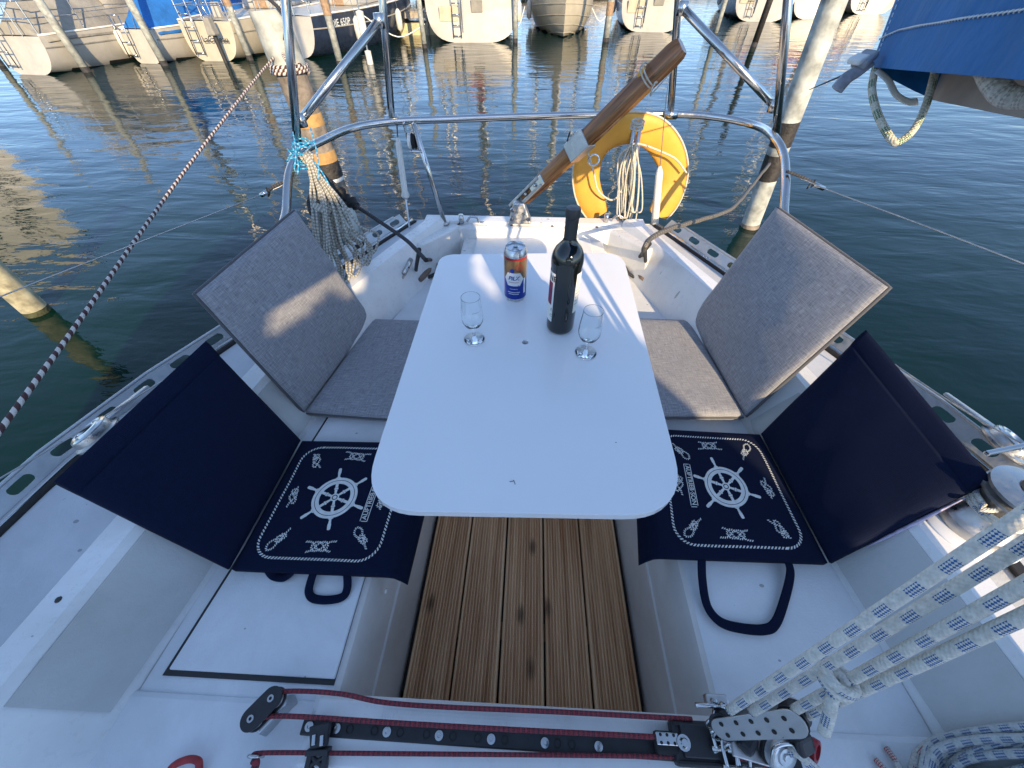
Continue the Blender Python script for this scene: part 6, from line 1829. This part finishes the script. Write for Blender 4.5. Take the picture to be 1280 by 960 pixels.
m_p = MB().hexa([a0+V(0, 0, 0.3), a0+rd*44+V(0, 0, 0.3), a0+rd*44+rn*1.8+V(0, 0, 0.3), a0+rn*1.8+V(0, 0, 0.3)], [q+V(0, 0, 0.55) for q in (a0, a0+rd*44, a0+rd*44+rn*1.8, a0+rn*1.8)]).build('walkway', M['plank_grey'], pont)
for k in range(22):
    c = a0+rd*(1+k*2.0)+rn*0.9; MB().tube([c+V(0, 0, 0.32), c+V(0, 0, -0.5)], 0.12, 8).build('walkway_leg', M['pile_wood'], pont)

# thin white mooring posts in front of and between the boats
def post(u, v, label, h=2.6, r=0.055, lean=(0, 0), mat='pile_grey', split=None):
    b = W0(u, v)
    t = thing('mooring_post', label, 'post', (b.x, b.y, 0), 0, 'thin mooring posts between the boats')
    MB().tube([V(0, 0, -0.6), V(0, 0, 0.10)], r*1.04, 12).build('wet_foot', M['pile_dark'], t, smooth='all')
    MB().tube([V(0, 0, 0.09), V(lean[0]*h, lean[1]*h, h)], r, 12).build('shaft', M[mat], t, smooth='all')
    MB().lathe([(r*1.1, 0.0), (r*1.1, 0.05), (0.0, 0.08)], 12, V(lean[0]*h, lean[1]*h, h)).build('cap', M['white_pl'], t)
    if split: MB().tube([V(lean[0]*split, lean[1]*split, split), V(lean[0]*(split+0.3), lean[1]*(split+0.3), split+0.3)], r*1.12, 12).build('rust_band', M['teak'], t)
    return t
post(109, 90, 'leaning pale post in front of the far left sailboat', 2.3, 0.085, (-0.05, 0))
post(206, 82, 'pale post in front of the boat with the blue tent cover', 2.4, 0.08, (-0.04, 0))
post(313, 75, 'pale post right of the cream boat with the wheel', 2.3, 0.075, (-0.02, 0), split=1.0)
post(426, 82, 'pale post with an orange brown band in front of the navy hull', 2.5, 0.08, (0.0, 0), split=0.9)
post(531, 60, 'slim pale post left of the wide white stern', 2.4, 0.07)
post(644, 53, 'slim pale post between the wide stern and the clinker boat', 2.4, 0.075)
post(757, 52, 'brown and white post between the clinker boat and the blue hull', 2.2, 0.10, split=0.6)
post(893, 46, 'pale post in front of the black hull, right of the frame', 2.4, 0.075, (0.02, 0))
post(942, 58, 'black post standing before the black hulled sailboat', 2.4, 0.085, (0.0, 0), 'pile_dark')
post(2, 82, 'pale post at the far left edge of the picture', 2.2, 0.07)
# white upright fender hanging before the navy bow
c = W0(463, 80)
fd = thing('hanging_fender', 'white upright dock fender in front of the navy sailboat', 'fender', (c.x, c.y, 0))
MB().lathe([(0, -0.05), (0.075, 0.0), (0.075, 0.25), (0, 0.27)], 12).build('fender_lower', M['fender'], fd, smooth=True)
MB().lathe([(0, 0.42), (0.09, 0.44), (0.09, 0.95), (0, 0.98)], 12).build('fender_upper', M['fender'], fd, smooth=True)
MB().tube([V(0, 0, 0.2), V(0, 0, 1.5)], 0.02, 6).build('fender_staff', M['wire'], fd)
# mooring lines of the far boats
for i, (a, b_, t0_, t1_, lb) in enumerate((((455, 20), (531, 30), 10.5, 11.0, 'sagging white mooring line before the navy bow'), ((640, 20), (656, 8), 12, 12.5, 'short mooring line left of the clinker boat'), ((740, 10), (765, 8), 13, 13, 'sagging mooring line right of the clinker boat'))):
    p, q = PT(*a, t0_), PT(*b_, t1_)
    line('far_mooring_line', lb, [p, (p+q)/2+V(0, 0, -0.35), q], 0.014, M['white_pl'], 6, 6, group='mooring lines of the far boats')
# boathouse on the shore, seen only mirrored in the water at the left edge
M['house'] = mat_plain('pale_render', (0.80, 0.77, 0.68), 0.8, var=0.1, nscale=1)
bh = thing('boathouse', 'pale boathouse behind the boats, mirrored in the water at the left edge', 'building', (-43, 27, 0), R(58))
MB().box((0, 0, 7.2), (9, 9, 14.4)).build('wall', M['house'], bh)
MB().hexa([V(-4.9, -4.9, 14.4), V(4.9, -4.9, 14.4), V(4.9, 4.9, 14.4), V(-4.9, 4.9, 14.4)], [V(-4.9, -0.2, 16), V(4.9, -0.2, 16), V(4.9, 0.2, 16), V(-4.9, 0.2, 16)]).build('roof', M['pile_wood'], bh)
for k in range(3):
    for z in (2.5, 5.5, 8.5, 11.5):
        f_ = MB().box((-2.8+k*2.8, -4.52, z), (1.0, 0.06, 1.4)).build('window', M['window'], bh)
tag(MB().box((0, 75, -0.2), (300, 60, 1.6)).build('shore', M['pile_wood']), kind='structure')
